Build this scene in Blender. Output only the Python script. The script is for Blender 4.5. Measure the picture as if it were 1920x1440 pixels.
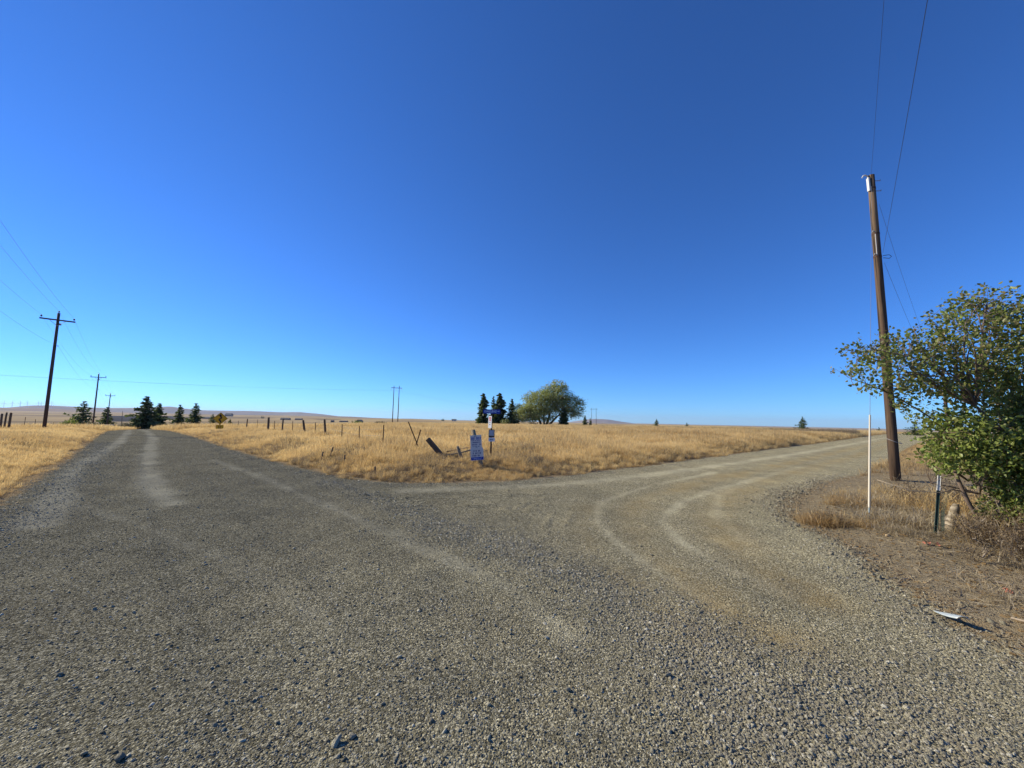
import bpy, math, random
import numpy as np
from mathutils import Vector, Matrix, Euler

scene = bpy.context.scene
for o in list(bpy.data.objects):
    bpy.data.objects.remove(o, do_unlink=True)

# ---------------------------------------------------------------- camera
FPX, PITCH, ROLL, EYE = 715.0, math.atan(65.0/715.0), 0.018, 1.6
cam_data = bpy.data.cameras.new("camera")
cam_data.sensor_width = 36.0
cam_data.lens = 36.0*FPX/1920.0
cam_data.clip_start, cam_data.clip_end = 0.05, 40000.0
camera = bpy.data.objects.new("camera", cam_data)
scene.collection.objects.link(camera)
_fw = Vector((0, math.cos(PITCH), math.sin(PITCH))); _up0 = Vector((0, -math.sin(PITCH), math.cos(PITCH))); _rt0 = Vector((1, 0, 0))
_rt = math.cos(ROLL)*_rt0 + math.sin(ROLL)*_up0; _up = -math.sin(ROLL)*_rt0 + math.cos(ROLL)*_up0
_m = Matrix((_rt, _up, -_fw)).transposed().to_4x4(); _m.translation = (0, 0, EYE)
camera.matrix_world = _m
scene.camera = camera

# ---------------------------------------------------------------- sky, sun, exposure
SUN_AZ, SUN_EL = math.radians(-69.5), math.radians(27.0)      # azimuth from +Y, right positive
SUN_DIR = Vector((math.sin(SUN_AZ)*math.cos(SUN_EL), math.cos(SUN_AZ)*math.cos(SUN_EL), math.sin(SUN_EL)))
world = bpy.data.worlds.new("World"); scene.world = world; world.use_nodes = True
wn = world.node_tree.nodes; wl = world.node_tree.links
bg = wn["Background"]
sky = wn.new("ShaderNodeTexSky"); sky.sky_type = 'NISHITA'; sky.sun_disc = False
sky.sun_elevation = SUN_EL; sky.sun_rotation = SUN_AZ
sky.altitude = 0.0; sky.air_density = 0.8; sky.dust_density = 0.0; sky.ozone_density = 8.0
hs = wn.new("ShaderNodeMix"); hs.data_type = 'RGBA'; hs.blend_type = 'MULTIPLY'; hs.inputs[0].default_value = 1.0      # the camera's colour balance, same everywhere
hs.inputs[7].default_value = (.61, .94, 1.30, 1)
wl.new(sky.outputs[0], hs.inputs[6]); wl.new(hs.outputs[2], bg.inputs["Color"])
bg.inputs["Strength"].default_value = 0.105
sun_data = bpy.data.lights.new("sun", 'SUN'); sun_data.energy = 5.0; sun_data.angle = math.radians(0.55); sun_data.color = (1.0, 0.91, 0.71)
sun = bpy.data.objects.new("sun", sun_data); scene.collection.objects.link(sun)
sun.rotation_mode = 'QUATERNION'; sun.rotation_quaternion = SUN_DIR.to_track_quat('Z', 'Y')
vs = scene.view_settings; vs.view_transform = 'Standard'; vs.look = 'None'; vs.exposure = 0.4; vs.gamma = 1.0; vs.use_curve_mapping = False
scene.display_settings.display_device = 'sRGB'
scene.cycles.max_bounces = 6; scene.cycles.diffuse_bounces = 3; scene.cycles.transmission_bounces = 4; scene.cycles.volume_bounces = 0
scene.cycles.use_denoising = True; scene.cycles.denoiser = 'OPENIMAGEDENOISE'; scene.cycles.denoising_input_passes = 'RGB_ALBEDO_NORMAL'; scene.cycles.denoising_prefilter = 'ACCURATE'
scene.cycles.sample_clamp_indirect = 4.0

# ---------------------------------------------------------------- terrain shape (metres; camera stands at the origin, looking along +Y)
PROFILES = [  # azimuth (degrees, right positive) -> ground height along the distance
 (-180, [(0,0),(60,0),(300,-3),(1500,-12),(14000,-40)]),
 (-95,  [(0,0),(45,-.1),(90,-1.2),(200,-6),(400,-16),(900,-26),(2500,-30),(6000,-20),(9000,-10),(14000,-60)]),
 (-47,  [(0,0),(38,-.05),(50,-.22),(65,-.6),(98,-1.64),(153,-3.2),(220,-8),(400,-18),(800,-26),(2000,-31),(5000,-24),(9000,-10),(14000,-60)]),
 (-30,  [(0,0),(35,-.03),(60,-.35),(120,-1.5),(200,-4),(400,-12),(800,-20),(2000,-27),(4000,-22),(7000,-8),(14000,-60)]),
 (-15,  [(0,0),(35,0),(70,-.2),(120,-.7),(190,-2.3),(400,-7),(800,-12),(2000,-16),(3200,-14),(6000,-60),(14000,-90)]),
 (5,    [(0,0),(35,0),(110,-.35),(190,-2.0),(400,-6),(800,-8.4),(1500,-10.6),(2500,-22),(6000,-60),(14000,-90)]),
 (30,   [(0,0),(35,0),(110,-.4),(200,-1.2),(500,-3.0),(900,-5.6),(1500,-10),(3000,-30),(6000,-60),(14000,-90)]),
 (47,   [(0,0),(40,0),(90,-.05),(130,-.25),(200,-1.6),(500,-5),(1500,-15),(3000,-30),(6000,-60),(14000,-90)]),
 (95,   [(0,0),(60,0),(300,-3),(1500,-15),(6000,-60),(14000,-90)]),
 (180,  [(0,0),(60,0),(300,-3),(1500,-12),(14000,-40)]),
]
_LR = np.linspace(math.log(2.0), math.log(14000.0), 500)
def _prof(pts):
    r = [max(p[0], 1.0) for p in pts]; z = [p[1] for p in pts]
    v = np.interp(_LR, np.log(r), z)
    k = np.hanning(25); k /= k.sum()
    return np.convolve(np.pad(v, 12, mode='edge'), k, mode='valid')
_PAZ = np.array([p[0] for p in PROFILES], float)
_PZ = np.array([_prof(p[1]) for p in PROFILES])
def base_height(x, y):
    r = np.maximum(np.hypot(x, y), 2.0); az = np.degrees(np.arctan2(x, y))
    fi = (np.log(r) - _LR[0]) / (_LR[1] - _LR[0]); fi = np.clip(fi, 0, 498.999); i = fi.astype(int); f = fi - i
    j = np.clip(np.searchsorted(_PAZ, az, side='right') - 1, 0, len(_PAZ) - 2)
    g = np.clip((az - _PAZ[j]) / (_PAZ[j+1] - _PAZ[j]), 0, 1); g = g*g*(3 - 2*g)
    a = _PZ[j, i]*(1-f) + _PZ[j, i+1]*f
    b = _PZ[j+1, i]*(1-f) + _PZ[j+1, i+1]*f
    return a*(1-g) + b*g
def sstep(a, b, v):
    t = np.clip((v - a) / (b - a), 0, 1); return t*t*(3 - 2*t)
def line_dist(x, y, pts, signed=False):
    """distance to a polyline; signed: positive on the right-hand side of its direction"""
    best = np.full(np.shape(x), 1e9); side = np.ones(np.shape(x)); tpos = np.zeros(np.shape(x)); acc = 0.0
    for (ax, ay), (bx, by) in zip(pts[:-1], pts[1:]):
        dx, dy = bx-ax, by-ay; L2 = dx*dx + dy*dy; L = math.sqrt(L2)
        t = np.clip(((x-ax)*dx + (y-ay)*dy) / L2, 0, 1)
        ex, ey = x-ax-t*dx, y-ay-t*dy; d = np.hypot(ex, ey); m = d < best - 1e-9
        best = np.where(m, d, best); tpos = np.where(m, acc + t*L, tpos)
        side = np.where(m, np.where((x-ax)*dy - (y-ay)*dx >= 0, 1.0, -1.0), side); acc += L
    return (best*side if signed else best), tpos
def along_left(s, n):   # s metres down the left road, n metres to its right
    n = n + (0.0009*(s-80)**2 if s > 80 else 0.0)
    return (-.70711*s + .70711*n, .70711*s + .70711*n)
EDGE_FIELD = [along_left(s, n) for s, n in ((330, 3.2), (240, 3.2), (180, 3.1), (150, 3.1), (120, 3.1), (90, 3.1), (60, 3.15), (45, 3.2), (30, 3.3), (22, 3.4))] + [
    (-10.2,15.2),(-8.3,13.5),(-6.4,11.8),(-4.83,10.5),(-3.33,9.55),(-2.52,9.4),(-1.39,9.55),(-.22,9.85),(.61,10.35),(1.56,11.05),(2.82,12.1),(5.53,14.4),
    (10.49,18.8),(19.95,27.3),(30,36.4),(47.1,51.9),(75,77),(130,126),(240,222)]
EDGE_LEFT = [along_left(s, n) for s, n in ((330, -1.4), (240, -1.4), (180, -1.4), (150, -1.35), (100, -1.35), (60, -1.35), (30, -1.3), (20, -1.25))] + [
    (-12.47,10.59),(-10.58,8.62),(-9.5,7.51),(-8.66,6.65),(-7.6,5.3),(-6.9,4.0),(-6.6,2.0),(-6.8,-1),(-8.5,-5),(-12,-12),(-30,-45)]
EDGE_RIGHT = [(246,216),(136,120),(80.5,72),(52,46),(39.4,37.2),(25.65,25.2),(17.48,17.9),(11.9,12.9),(8.83,10.88),(6.04,8.41),(5.37,7.65),(4.72,6.6),(4.57,5.86),
    (4.55,5.37),(4.19,4.67),(3.98,4.23),(3.85,3.87),(3.79,3.61),(3.66,3.21),(3.64,2.9),(3.62,2.4),(3.9,1.2),(4.6,-1),(7,-6),(12,-14),(30,-40)]
def zones(x, y):
    dA, tA = line_dist(x, y, EDGE_FIELD, True)    # travelling right->... field lies to the left of the line
    dB, _ = line_dist(x, y, EDGE_LEFT, True)
    dC, _ = line_dist(x, y, EDGE_RIGHT, True)
    return -dA, dB, -dC, tA     # each positive inside its verge
def vnoise(x, y, seed=0):
    """cheap smooth value noise, about -1..1"""
    xi = np.floor(x).astype(np.int64); yi = np.floor(y).astype(np.int64); fx = x-xi; fy = y-yi
    fx = fx*fx*(3-2*fx); fy = fy*fy*(3-2*fy)
    def h(a, b):
        v = np.sin(a*127.1 + b*311.7 + seed*74.7)*43758.5453
        return (v - np.floor(v))*2 - 1
    return (h(xi,yi)*(1-fx)+h(xi+1,yi)*fx)*(1-fy) + (h(xi,yi+1)*(1-fx)+h(xi+1,yi+1)*fx)*fy
# wear on the gravel: wheel tracks, the loose ridge between them, tyre ridges where cars turn
TRACK_L1 = [(-75,75.5),(-50,50.4),(-31.9,32.0),(-21.0,20.7),(-15.83,14.9),(-12.25,10.91),(-9.51,8.27),(-7.81,6.67),(-6.71,5.59)]
TRACK_L2 = [(-75,77.2),(-50,52.2),(-34,36),(-22.5,24.2),(-14.45,15.46),(-10.42,11.14),(-7.97,8.73),(-6.01,6.99)]
TRACK_L3 = [(-7.35,6.7),(-5.8,5.93),(-3.4,4.55),(-2.17,3.75),(-1.2,2.9)]
TRACK_L4 = [(-10.5,13.6),(-6.84,10.44),(-4.37,8.07),(-2.01,5.79),(-.84,4.63),(-.02,3.81),(.5,3.0)]
TRACK_R1 = [(57.5,58.0),(15.77,21.02),(7.89,14.57),(3.77,11.27),(1.24,9.65),(-.69,8.95),(-2.28,8.47)]
TRACK_R2 = [(44.67,45.0),(15.71,19.52),(7.73,12.68),(4.5,9.84),(2.6,7.8),(1.94,6.35),(1.71,5.15),(1.76,4.27),(1.85,3.66),(2.02,3.06)]
TRACK_R3 = [(36.68,36.4),(16.71,19.0),(8.6,12.19),(5.14,8.86),(3.67,7.01),(3.05,5.69),(2.79,4.63),(2.79,3.8)]
TRACK_R5 = [(9.5,13.2),(5.6,9.9),(3.4,7.8),(2.45,6.3),(2.3,5.3),(2.4,4.5),(2.6,3.8)]
TRACK_R6 = [(6.5,12.4),(3.4,9.6),(1.75,7.6),(1.4,6.3),(1.42,5.2),(1.55,4.4),(1.8,3.6)]
TRACK_R7 = [(20,24.6),(11,17.3),(6.4,13.4),(3.0,10.7),(.6,9.2),(-1.6,8.75)]
TRACK_R8 = [(11,14.6),(7.2,11.3),(4.6,8.6),(3.5,6.6),(3.2,5.4)]
TRACK_R4 = [(1.43,7.25),(1.02,5.57),(1.08,4.55),(1.24,3.74),(1.4,3.04)]
WINDROW = [(-4.51,9.5),(-2.67,7.62),(-1.29,6.13),(-.03,4.85),(.78,3.96),(1.26,3.18),(1.46,2.47),(1.5,1.8),(1.5,.8)]
RIDGES = [[(-2.43,7.53),(-.6,7.95),(.97,8.4)],[(-1.66,6.98),(.74,7.3)],[(-.23,6.64),(.09,7.36)],[(-.01,6.66),(.35,7.52)],[(.26,6.47),(.69,7.89)],[(-3.39,7.85),(-1.01,7.66)],[(-.88,6.75),(.5,6.72)],[(-2.9,7.5),(-.4,7.25)],
          [(.55,5.9),(.8,6.9)],[(.8,5.7),(1.1,6.8)],[(-1.9,8.05),(.6,8.85)]]
def gauss(d, w): return np.exp(-(d/w)**2)
def road_marks(x, y):
    """track (compacted, pale), tan (soil worn through), loose (heaped stones) at each point"""
    trk = np.zeros(np.shape(x)); tan = np.zeros(np.shape(x))
    wob = .12*vnoise(x*1.1, y*1.1, 3)
    for pts, w, a in ((TRACK_L1, .24, 1.0), (TRACK_L2, .26, .95), (TRACK_L3, .14, .36), (TRACK_L4, .15, .5), (TRACK_R1, .34, .6), (TRACK_R5, .13, .6), (TRACK_R6, .12, .55), (TRACK_R7, .22, .5), (TRACK_R8, .12, .5)):
        d, t = line_dist(x, y, pts); trk = np.maximum(trk, a*gauss(d + wob*.6, w)*(.75 + .25*vnoise(x*.8, y*.8, 5)))
    for pts, w, a in ((TRACK_R2, .30, 1.0), (TRACK_R3, .32, .9), (TRACK_R4, .26, .6)):
        d, t = line_dist(x, y, pts); tan = np.maximum(tan, a*gauss(d + wob, w)*(.7 + .4*vnoise(x*1.7, y*1.7, 6)))
    d, t = line_dist(x, y, WINDROW)
    loose = gauss(d + wob, .30 + .035*t)*(1 - .25*(vnoise(x*2.3, y*2.3, 9) > .35))
    corner = sstep(.9, 2.0, x)*sstep(3.4, 2.3, y)*.9
    loose = np.maximum(loose, corner*(.75 + .25*vnoise(x*1.5, y*1.5, 4)))
    a, b, c, _ = zones(x, y)
    edge = np.maximum(gauss(b + .45, .55), gauss(c + .2, .38)*.9)
    edge = np.maximum(edge, gauss(a + .3, .3)*.6)
    loose = np.maximum(loose, edge*(.7 + .3*vnoise(x*2, y*2, 12)))
    return np.clip(trk, 0, 1), np.clip(tan, 0, 1), np.clip(loose, 0, 1)
def height(x, y):
    x = np.asarray(x, float); y = np.asarray(y, float)
    z = base_height(x, y); r = np.hypot(x, y)
    a, b, c, tA = zones(x, y)
    near = sstep(60, 25, r)
    z = z + .12*sstep(.1, 1.6, a)*sstep(160, 60, r) + .07*sstep(.3, 2.0, b)*sstep(160, 60, r) + .06*sstep(0, 1.2, c)*near
    v = np.maximum(np.maximum(a, b), c)
    z = z + sstep(0, 1.5, v)*near*(.05*vnoise(x*.9, y*.9, 1) + .02*vnoise(x*3.1, y*3.1, 2))
    m = (r < 40) & (v < .4)
    if np.any(m):
        xm, ym = x[m], y[m]
        trk, tan, loose = road_marks(xm, ym)
        dz = .022*loose*(1 + .5*vnoise(xm*3, ym*3, 8)) - .003*trk - .006*tan
        dz = dz + .006*vnoise(xm*2.2, ym*2.2, 13) + .004*vnoise(xm*6.5, ym*6.5, 14)
        for k, pts in enumerate(RIDGES):
            d, _ = line_dist(xm, ym, pts); dz = dz + (.016 if k in (2, 3, 4, 8, 9) else .032)*gauss(d + .06*vnoise(xm*4, ym*4, 20+k), .055)*np.clip(.6 + 1.0*vnoise(xm*3.3, ym*3.3, 60+k), 0, 1)
        z = np.array(z); z[m] += dz*sstep(40, 25, np.hypot(xm, ym))
    return z
def hz(x, y): return float(height(np.array([float(x)]), np.array([float(y)]))[0])

# ---------------------------------------------------------------- helpers
RNG = np.random.default_rng(11)
random.seed(4)
ROOT = scene.collection
def link(o, parent=None):
    ROOT.objects.link(o)
    if parent is not None: o.parent = parent
    return o
def tag(o, label=None, cat=None, group=None, kind=None):
    if label: o["label"] = label
    if cat: o["category"] = cat
    if group: o["group"] = group
    if kind: o["kind"] = kind
    return o
def empty(name, loc, rz=0.0):
    o = bpy.data.objects.new(name, None); o.location = loc; o.rotation_euler = (0, 0, rz); o.empty_display_size = .2
    return link(o)
def np_mesh(name, V, polys, mat=None, attrs=None, smooth=False):
    """polys: list of (n,k) index arrays"""
    me = bpy.data.meshes.new(name); V = np.asarray(V, np.float32)
    polys = [np.asarray(p, np.int32) for p in polys if len(p)]
    starts, total, loops = [], 0, []
    for p in polys:
        starts.append(total + np.arange(len(p), dtype=np.int32)*p.shape[1]); loops.append(p.ravel()); total += p.size
    me.vertices.add(len(V)); me.vertices.foreach_set("co", V.ravel())
    me.loops.add(total); me.loops.foreach_set("vertex_index", np.concatenate(loops))
    st = np.concatenate(starts); me.polygons.add(len(st)); me.polygons.foreach_set("loop_start", st)
    me.update(calc_edges=True)
    if smooth: me.polygons.foreach_set("use_smooth", np.ones(len(st), bool))
    for k, (dom, arr) in (attrs or {}).items():
        a = me.attributes.new(k, 'FLOAT', dom); a.data.foreach_set("value", np.asarray(arr, np.float32))
    if mat: me.materials.append(mat)
    return me
class MB:
    """collects simple shapes into one mesh"""
    def __init__(s): s.v, s.f = [], []
    def add(s, vs, fs):
        k = len(s.v); s.v += [tuple(v) for v in vs]; s.f += [tuple(i+k for i in f) for f in fs]; return s
    def box(s, c, size, rot=None):
        x, y, z = (q/2 for q in size); R = rot or Matrix.Identity(3); c = Vector(c)
        vs = [c + R @ Vector(p) for p in ((-x,-y,-z),(x,-y,-z),(x,y,-z),(-x,y,-z),(-x,-y,z),(x,-y,z),(x,y,z),(-x,y,z))]
        return s.add(vs, ((0,3,2,1),(4,5,6,7),(0,1,5,4),(1,2,6,5),(2,3,7,6),(3,0,4,7)))
    def tube(s, pts, rad, n=6, caps=True):
        pts = [Vector(p) for p in pts]; rad = [rad]*len(pts) if not hasattr(rad, '__len__') else list(rad)
        vs = []; ref = None
        for i, p in enumerate(pts):
            d = (pts[min(i+1, len(pts)-1)] - pts[max(i-1, 0)]).normalized()
            if ref is None: ref = d.orthogonal().normalized()
            a = (ref - d*ref.dot(d)); a = a.normalized() if a.length > 1e-6 else d.orthogonal().normalized(); ref = a; b = d.cross(a)
            for k in range(n):
                t = 2*math.pi*k/n; vs.append(p + (a*math.cos(t) + b*math.sin(t))*rad[i])
        fs = [(i*n+k, i*n+(k+1) % n, (i+1)*n+(k+1) % n, (i+1)*n+k) for i in range(len(pts)-1) for k in range(n)]
        if caps: fs += [tuple(range(n-1, -1, -1)), tuple(range((len(pts)-1)*n, len(pts)*n))]
        return s.add(vs, fs)
    def plate(s, outline, y0, y1):
        """flat outline in x,z with thickness along y"""
        n = len(outline)
        vs = [(x, y0, z) for x, z in outline] + [(x, y1, z) for x, z in outline]
        fs = [tuple(range(n)), tuple(range(2*n-1, n-1, -1))] + [(k, n+k, n+(k+1) % n, (k+1) % n) for k in range(n)]
        return s.add(vs, fs)
    def mesh(s, name, mat, smooth=False):
        me = bpy.data.meshes.new(name); me.from_pydata([tuple(v) for v in s.v], [], s.f); me.validate()
        if mat: me.materials.append(mat)
        if smooth: me.polygons.foreach_set("use_smooth", [True]*len(me.polygons))
        me.update(); return me
    def build(s, name, mat, parent=None, smooth=False):
        return link(bpy.data.objects.new(name, s.mesh(name, mat, smooth)), parent)
def copy_tree(o, parent=None):
    c = o.copy(); ROOT.objects.link(c); c.parent = parent
    for ch in o.children: copy_tree(ch, c)
    return c
def rounded(w, h, r, n=4, cx=0, cz=0):
    out = []
    for sx, sz, a0 in ((1,1,0),(-1,1,90),(-1,-1,180),(1,-1,270)):
        for k in range(n+1):
            t = math.radians(a0 + 90*k/n); out.append((cx + sx*(w/2-r) + r*math.cos(t), cz + sz*(h/2-r) + r*math.sin(t)))
    return out

# ---------------------------------------------------------------- materials
class NT:
    def __init__(s, name):
        s.m = bpy.data.materials.new(name); s.m.use_nodes = True; s.t = s.m.node_tree; s.n = s.t.nodes; s.l = s.t.links
        s.out = s.n["Material Output"]; s.bsdf = s.n["Principled BSDF"]
        s.bsdf.inputs["Specular IOR Level"].default_value = .3
    def new(s, typ, **kw):
        nd = s.n.new(typ)
        for k, v in kw.items():
            if k in nd.inputs: 
                s.set(nd.inputs[k], v)
            else: setattr(nd, k, v)
        return nd
    def set(s, sock, v):
        if isinstance(v, bpy.types.NodeSocket): s.l.new(v, sock)
        elif isinstance(v, bpy.types.Node): s.l.new(v.outputs[0], sock)
        else:
            if sock.type == 'RGBA' and len(v) == 3: v = (*v, 1)
            sock.default_value = v
    def noise(s, vec, scale, detail=3, rough=.55):
        n = s.new("ShaderNodeTexNoise"); s.set(n.inputs["Vector"], vec); n.inputs["Scale"].default_value = scale; n.inputs["Detail"].default_value = detail; n.inputs["Roughness"].default_value = rough
        return n.outputs["Fac"]
    def voro(s, vec, scale, out="Color", feature='F1'):
        n = s.new("ShaderNodeTexVoronoi", feature=feature); s.set(n.inputs["Vector"], vec); n.inputs["Scale"].default_value = scale
        return n.outputs[out]
    def mix(s, f, a, b, mode='MIX'):
        n = s.new("ShaderNodeMix", data_type='RGBA', blend_type=mode)
        s.set(n.inputs[0], f); s.set(n.inputs[6], a); s.set(n.inputs[7], b); return n.outputs[2]
    def math(s, op, a, b=0.0, c=None, clamp=False):
        n = s.new("ShaderNodeMath", operation=op, use_clamp=clamp); s.set(n.inputs[0], a); s.set(n.inputs[1], b)
        if c is not None: s.set(n.inputs[2], c)
        return n.outputs[0]
    def range(s, v, a, b, c=0.0, d=1.0):
        n = s.new("ShaderNodeMapRange"); s.set(n.inputs[0], v)
        for i, q in enumerate((a, b, c, d)): n.inputs[i+1].default_value = q
        return n.outputs[0]
    def attr(s, name, typ='GEOMETRY'):
        n = s.new("ShaderNodeAttribute", attribute_name=name, attribute_type=typ); return n.outputs["Fac"]
    def pos(s): return s.new("ShaderNodeNewGeometry").outputs["Position"]
    def obj(s): return s.new("ShaderNodeTexCoord").outputs["Object"]
    def scaled(s, vec, sx, sy, sz):
        n = s.new("ShaderNodeMapping"); s.set(n.inputs["Vector"], vec); n.inputs["Scale"].default_value = (sx, sy, sz); return n.outputs[0]
    def bump(s, h, dist, strength=1.0, normal=None):
        n = s.new("ShaderNodeBump"); s.set(n.inputs["Height"], h); n.inputs["Distance"].default_value = dist; n.inputs["Strength"].default_value = strength
        if normal is not None: s.set(n.inputs["Normal"], normal)
        return n.outputs[0]
    def fin(s, col=None, rough=None, normal=None, metal=None):
        if col is not None: s.set(s.bsdf.inputs["Base Color"], col)
        if rough is not None: s.set(s.bsdf.inputs["Roughness"], rough)
        if normal is not None: s.set(s.bsdf.inputs["Normal"], normal)
        if metal is not None: s.set(s.bsdf.inputs["Metallic"], metal)
        return s.m
    def matte(s, col, normal=None):
        d = s.new("ShaderNodeBsdfDiffuse"); d.inputs["Roughness"].default_value = 0.0; s.set(d.inputs["Color"], col)
        if normal is not None: s.set(d.inputs["Normal"], normal)
        s.l.new(d.outputs[0], s.out.inputs["Surface"]); s.n.remove(s.bsdf); return s.m
    def leafy(s, col, trans=.35, tcol=None, rough=.6, gloss=.08):
        d = s.new("ShaderNodeBsdfDiffuse"); s.set(d.inputs["Color"], col)
        t = s.new("ShaderNodeBsdfTranslucent"); s.set(t.inputs["Color"], tcol if tcol is not None else col)
        m = s.new("ShaderNodeMixShader"); m.inputs[0].default_value = trans; s.l.new(d.outputs[0], m.inputs[1]); s.l.new(t.outputs[0], m.inputs[2])
        g = s.new("ShaderNodeBsdfGlossy"); g.inputs["Roughness"].default_value = rough; g.inputs["Color"].default_value = (.8, .8, .8, 1)
        m2 = s.new("ShaderNodeMixShader"); m2.inputs[0].default_value = gloss; s.l.new(m.outputs[0], m2.inputs[1]); s.l.new(g.outputs[0], m2.inputs[2])
        s.l.new(m2.outputs[0], s.out.inputs["Surface"]); s.n.remove(s.bsdf); return s.m
def simple(name, col, rough=.7, metal=0.0, var=.25, scale=6.0, bump=0.0, stretch=(1, 1, 1)):
    t = NT(name); v = t.scaled(t.obj(), *stretch); f = t.noise(v, scale, 4, .6)
    c = t.mix(f, tuple(q*(1-var) for q in col), tuple(min(1, q*(1+var)) for q in col))
    return t.fin(c, rough, t.bump(f, bump) if bump else None, metal)

def ground_material(name):
    t = NT(name); P = t.pos()
    verge, dirt, trk, tan, loose, far, crop, dust = (t.attr(k) for k in ("verge", "dirt", "track", "tan", "loose", "far", "crop", "dust"))
    # crushed rock: fines plus stones
    big = t.noise(P, .55, 4, .6); mid = t.noise(P, 3.2, 4, .6); fine = t.noise(P, 60, 3, .65); grit = t.noise(P, 260, 2, .6)
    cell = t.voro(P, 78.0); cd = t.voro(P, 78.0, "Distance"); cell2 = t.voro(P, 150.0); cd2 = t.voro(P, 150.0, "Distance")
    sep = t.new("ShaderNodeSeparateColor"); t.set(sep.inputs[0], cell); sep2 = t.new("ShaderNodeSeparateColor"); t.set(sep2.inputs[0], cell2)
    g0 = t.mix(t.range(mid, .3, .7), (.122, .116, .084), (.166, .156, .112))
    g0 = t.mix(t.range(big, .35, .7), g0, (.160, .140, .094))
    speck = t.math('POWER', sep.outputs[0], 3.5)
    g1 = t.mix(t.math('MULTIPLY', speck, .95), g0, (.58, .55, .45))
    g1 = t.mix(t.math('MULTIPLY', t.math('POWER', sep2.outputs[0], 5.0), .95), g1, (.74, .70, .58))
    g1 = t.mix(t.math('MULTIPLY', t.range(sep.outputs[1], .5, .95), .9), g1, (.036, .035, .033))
    g1 = t.mix(t.range(grit, .25, .8, 0, .45), g1, (.235, .22, .165))
    rag = t.math('ADD', t.math('MULTIPLY', t.math('SUBTRACT', mid, .5), .75), t.math('MULTIPLY', t.math('SUBTRACT', t.noise(P, 14, 3, .6), .5), .8))
    tr2 = t.math('MULTIPLY', t.range(t.math('ADD', trk, t.math('MULTIPLY', rag, t.math('MINIMUM', t.math('MULTIPLY', trk, 3.0), 1.0))), .10, .68), t.range(cell, .0, .9, .45, 1.0))
    g2 = t.mix(t.math('MULTIPLY', tr2, .80), g1, (.46, .44, .365))
    g3 = t.mix(t.math('MULTIPLY', tan, t.range(mid, .25, .75, .15, .9)), g2, (.29, .222, .122))
    g3 = t.mix(1.0, g3, t.mix(dust, (.64, .645, .61), (1.42, 1.34, 1.06)), 'MULTIPLY')     # darker fresh rock on the left road, dusty worn rock on the right one
    lump = t.noise(P, .9, 5, .65); g3 = t.mix(1.0, g3, t.mix(t.range(lump, .32, .68), (.80, .80, .81), (1.20, 1.19, 1.16)), 'MULTIPLY')
    # verge soil and straw litter
    sn = t.noise(P, 9, 5, .65); sb = t.noise(P, 1.1, 3, .6)
    soil = t.mix(sn, (.15, .118, .074), (.42, .34, .215))
    straw = t.mix(t.range(sb, .3, .7), (.42, .28, .125), (.34, .21, .095))
    straw = t.mix(sn, straw, (.26, .17, .075))
    land = t.mix(dirt, straw, soil)
    # open plain: stubble and grass, patchy at field scale
    lp = t.scaled(P, .004, .0022, .0); n1 = t.noise(lp, 1.0, 5, .6); n2 = t.noise(t.scaled(P, .0012, .0007, 0), 1.0, 3, .5); n3 = t.noise(P, .08, 4, .6)
    pl = t.mix(t.range(n1, .38, .60), (.56, .42, .22), (.30, .22, .125))
    pl = t.mix(t.range(n2, .52, .60), pl, (.25, .195, .12))
    pl = t.mix(t.math('MULTIPLY', t.range(n3, .3, .7), .3), pl, (.28, .21, .11))
    pl = t.mix(crop, pl, (.062, .060, .058))
    land = t.mix(far, land, pl)
    e = t.math('ADD', verge, t.math('MULTIPLY', t.math('SUBTRACT', mid, .5), .55))
    e = t.math('ADD', e, t.math('MULTIPLY', t.math('SUBTRACT', fine, .5), .25))
    col = t.mix(t.range(e, -.08, .10), g3, land)
    dome = t.math('MULTIPLY', t.math('SUBTRACT', 1.0, t.math('MULTIPLY', cd, 1.15), clamp=True), t.math('POWER', sep.outputs[2], 1.5)); dome2 = t.math('MULTIPLY', t.math('SUBTRACT', 1.0, cd2, clamp=True), t.math('MULTIPLY', sep2.outputs[2], .45))
    h = t.math('ADD', t.math('MULTIPLY', t.math('ADD', dome, dome2), t.range(trk, 0, 1, 1.0, .4)), t.math('MULTIPLY', grit, .12))
    h = t.math('ADD', h, t.math('MULTIPLY', sn, t.math('MULTIPLY', dirt, 2.0)))
    nm = t.bump(h, .016, 1.0); t.set(nm.node.inputs['Strength'], t.math('SUBTRACT', 1.0, far, clamp=True))
    return t.matte(col, nm)
M = {}
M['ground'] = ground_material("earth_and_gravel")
def stone_mat():
    t = NT("crushed_basalt"); t.bsdf.inputs['Specular IOR Level'].default_value = .15; k = t.attr("tint", 'INSTANCER'); P = t.obj()
    c = t.mix(t.range(k, 0, .85), (.135, .124, .084), (.48, .44, .315)); c = t.mix(t.range(k, .85, 1), c, (.84, .79, .63))
    w = t.attr("warm", 'INSTANCER'); c = t.mix(w, c, (.30, .23, .14))
    n = t.noise(P, 1.6, 4, .7); c = t.mix(t.range(n, .3, .8, 0, .35), c, (.15, .14, .115))
    return t.fin(c, .8, t.bump(n, .15, .6))
M['stone'] = stone_mat()
def loose_stone_mat():
    t = NT("loose_stone"); t.bsdf.inputs['Specular IOR Level'].default_value = .15; inf = t.new("ShaderNodeObjectInfo"); k = inf.outputs["Random"]; P = t.obj()
    c = t.mix(t.range(k, 0, .8), (.21, .19, .135), (.50, .455, .33)); c = t.mix(t.range(k, .85, 1), c, (.80, .74, .57))
    n = t.noise(P, 1.6, 4, .7); c = t.mix(t.range(n, .3, .8, 0, .5), c, (.10, .098, .09))
    return t.fin(c, .8, t.bump(n, .15, .6))
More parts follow.
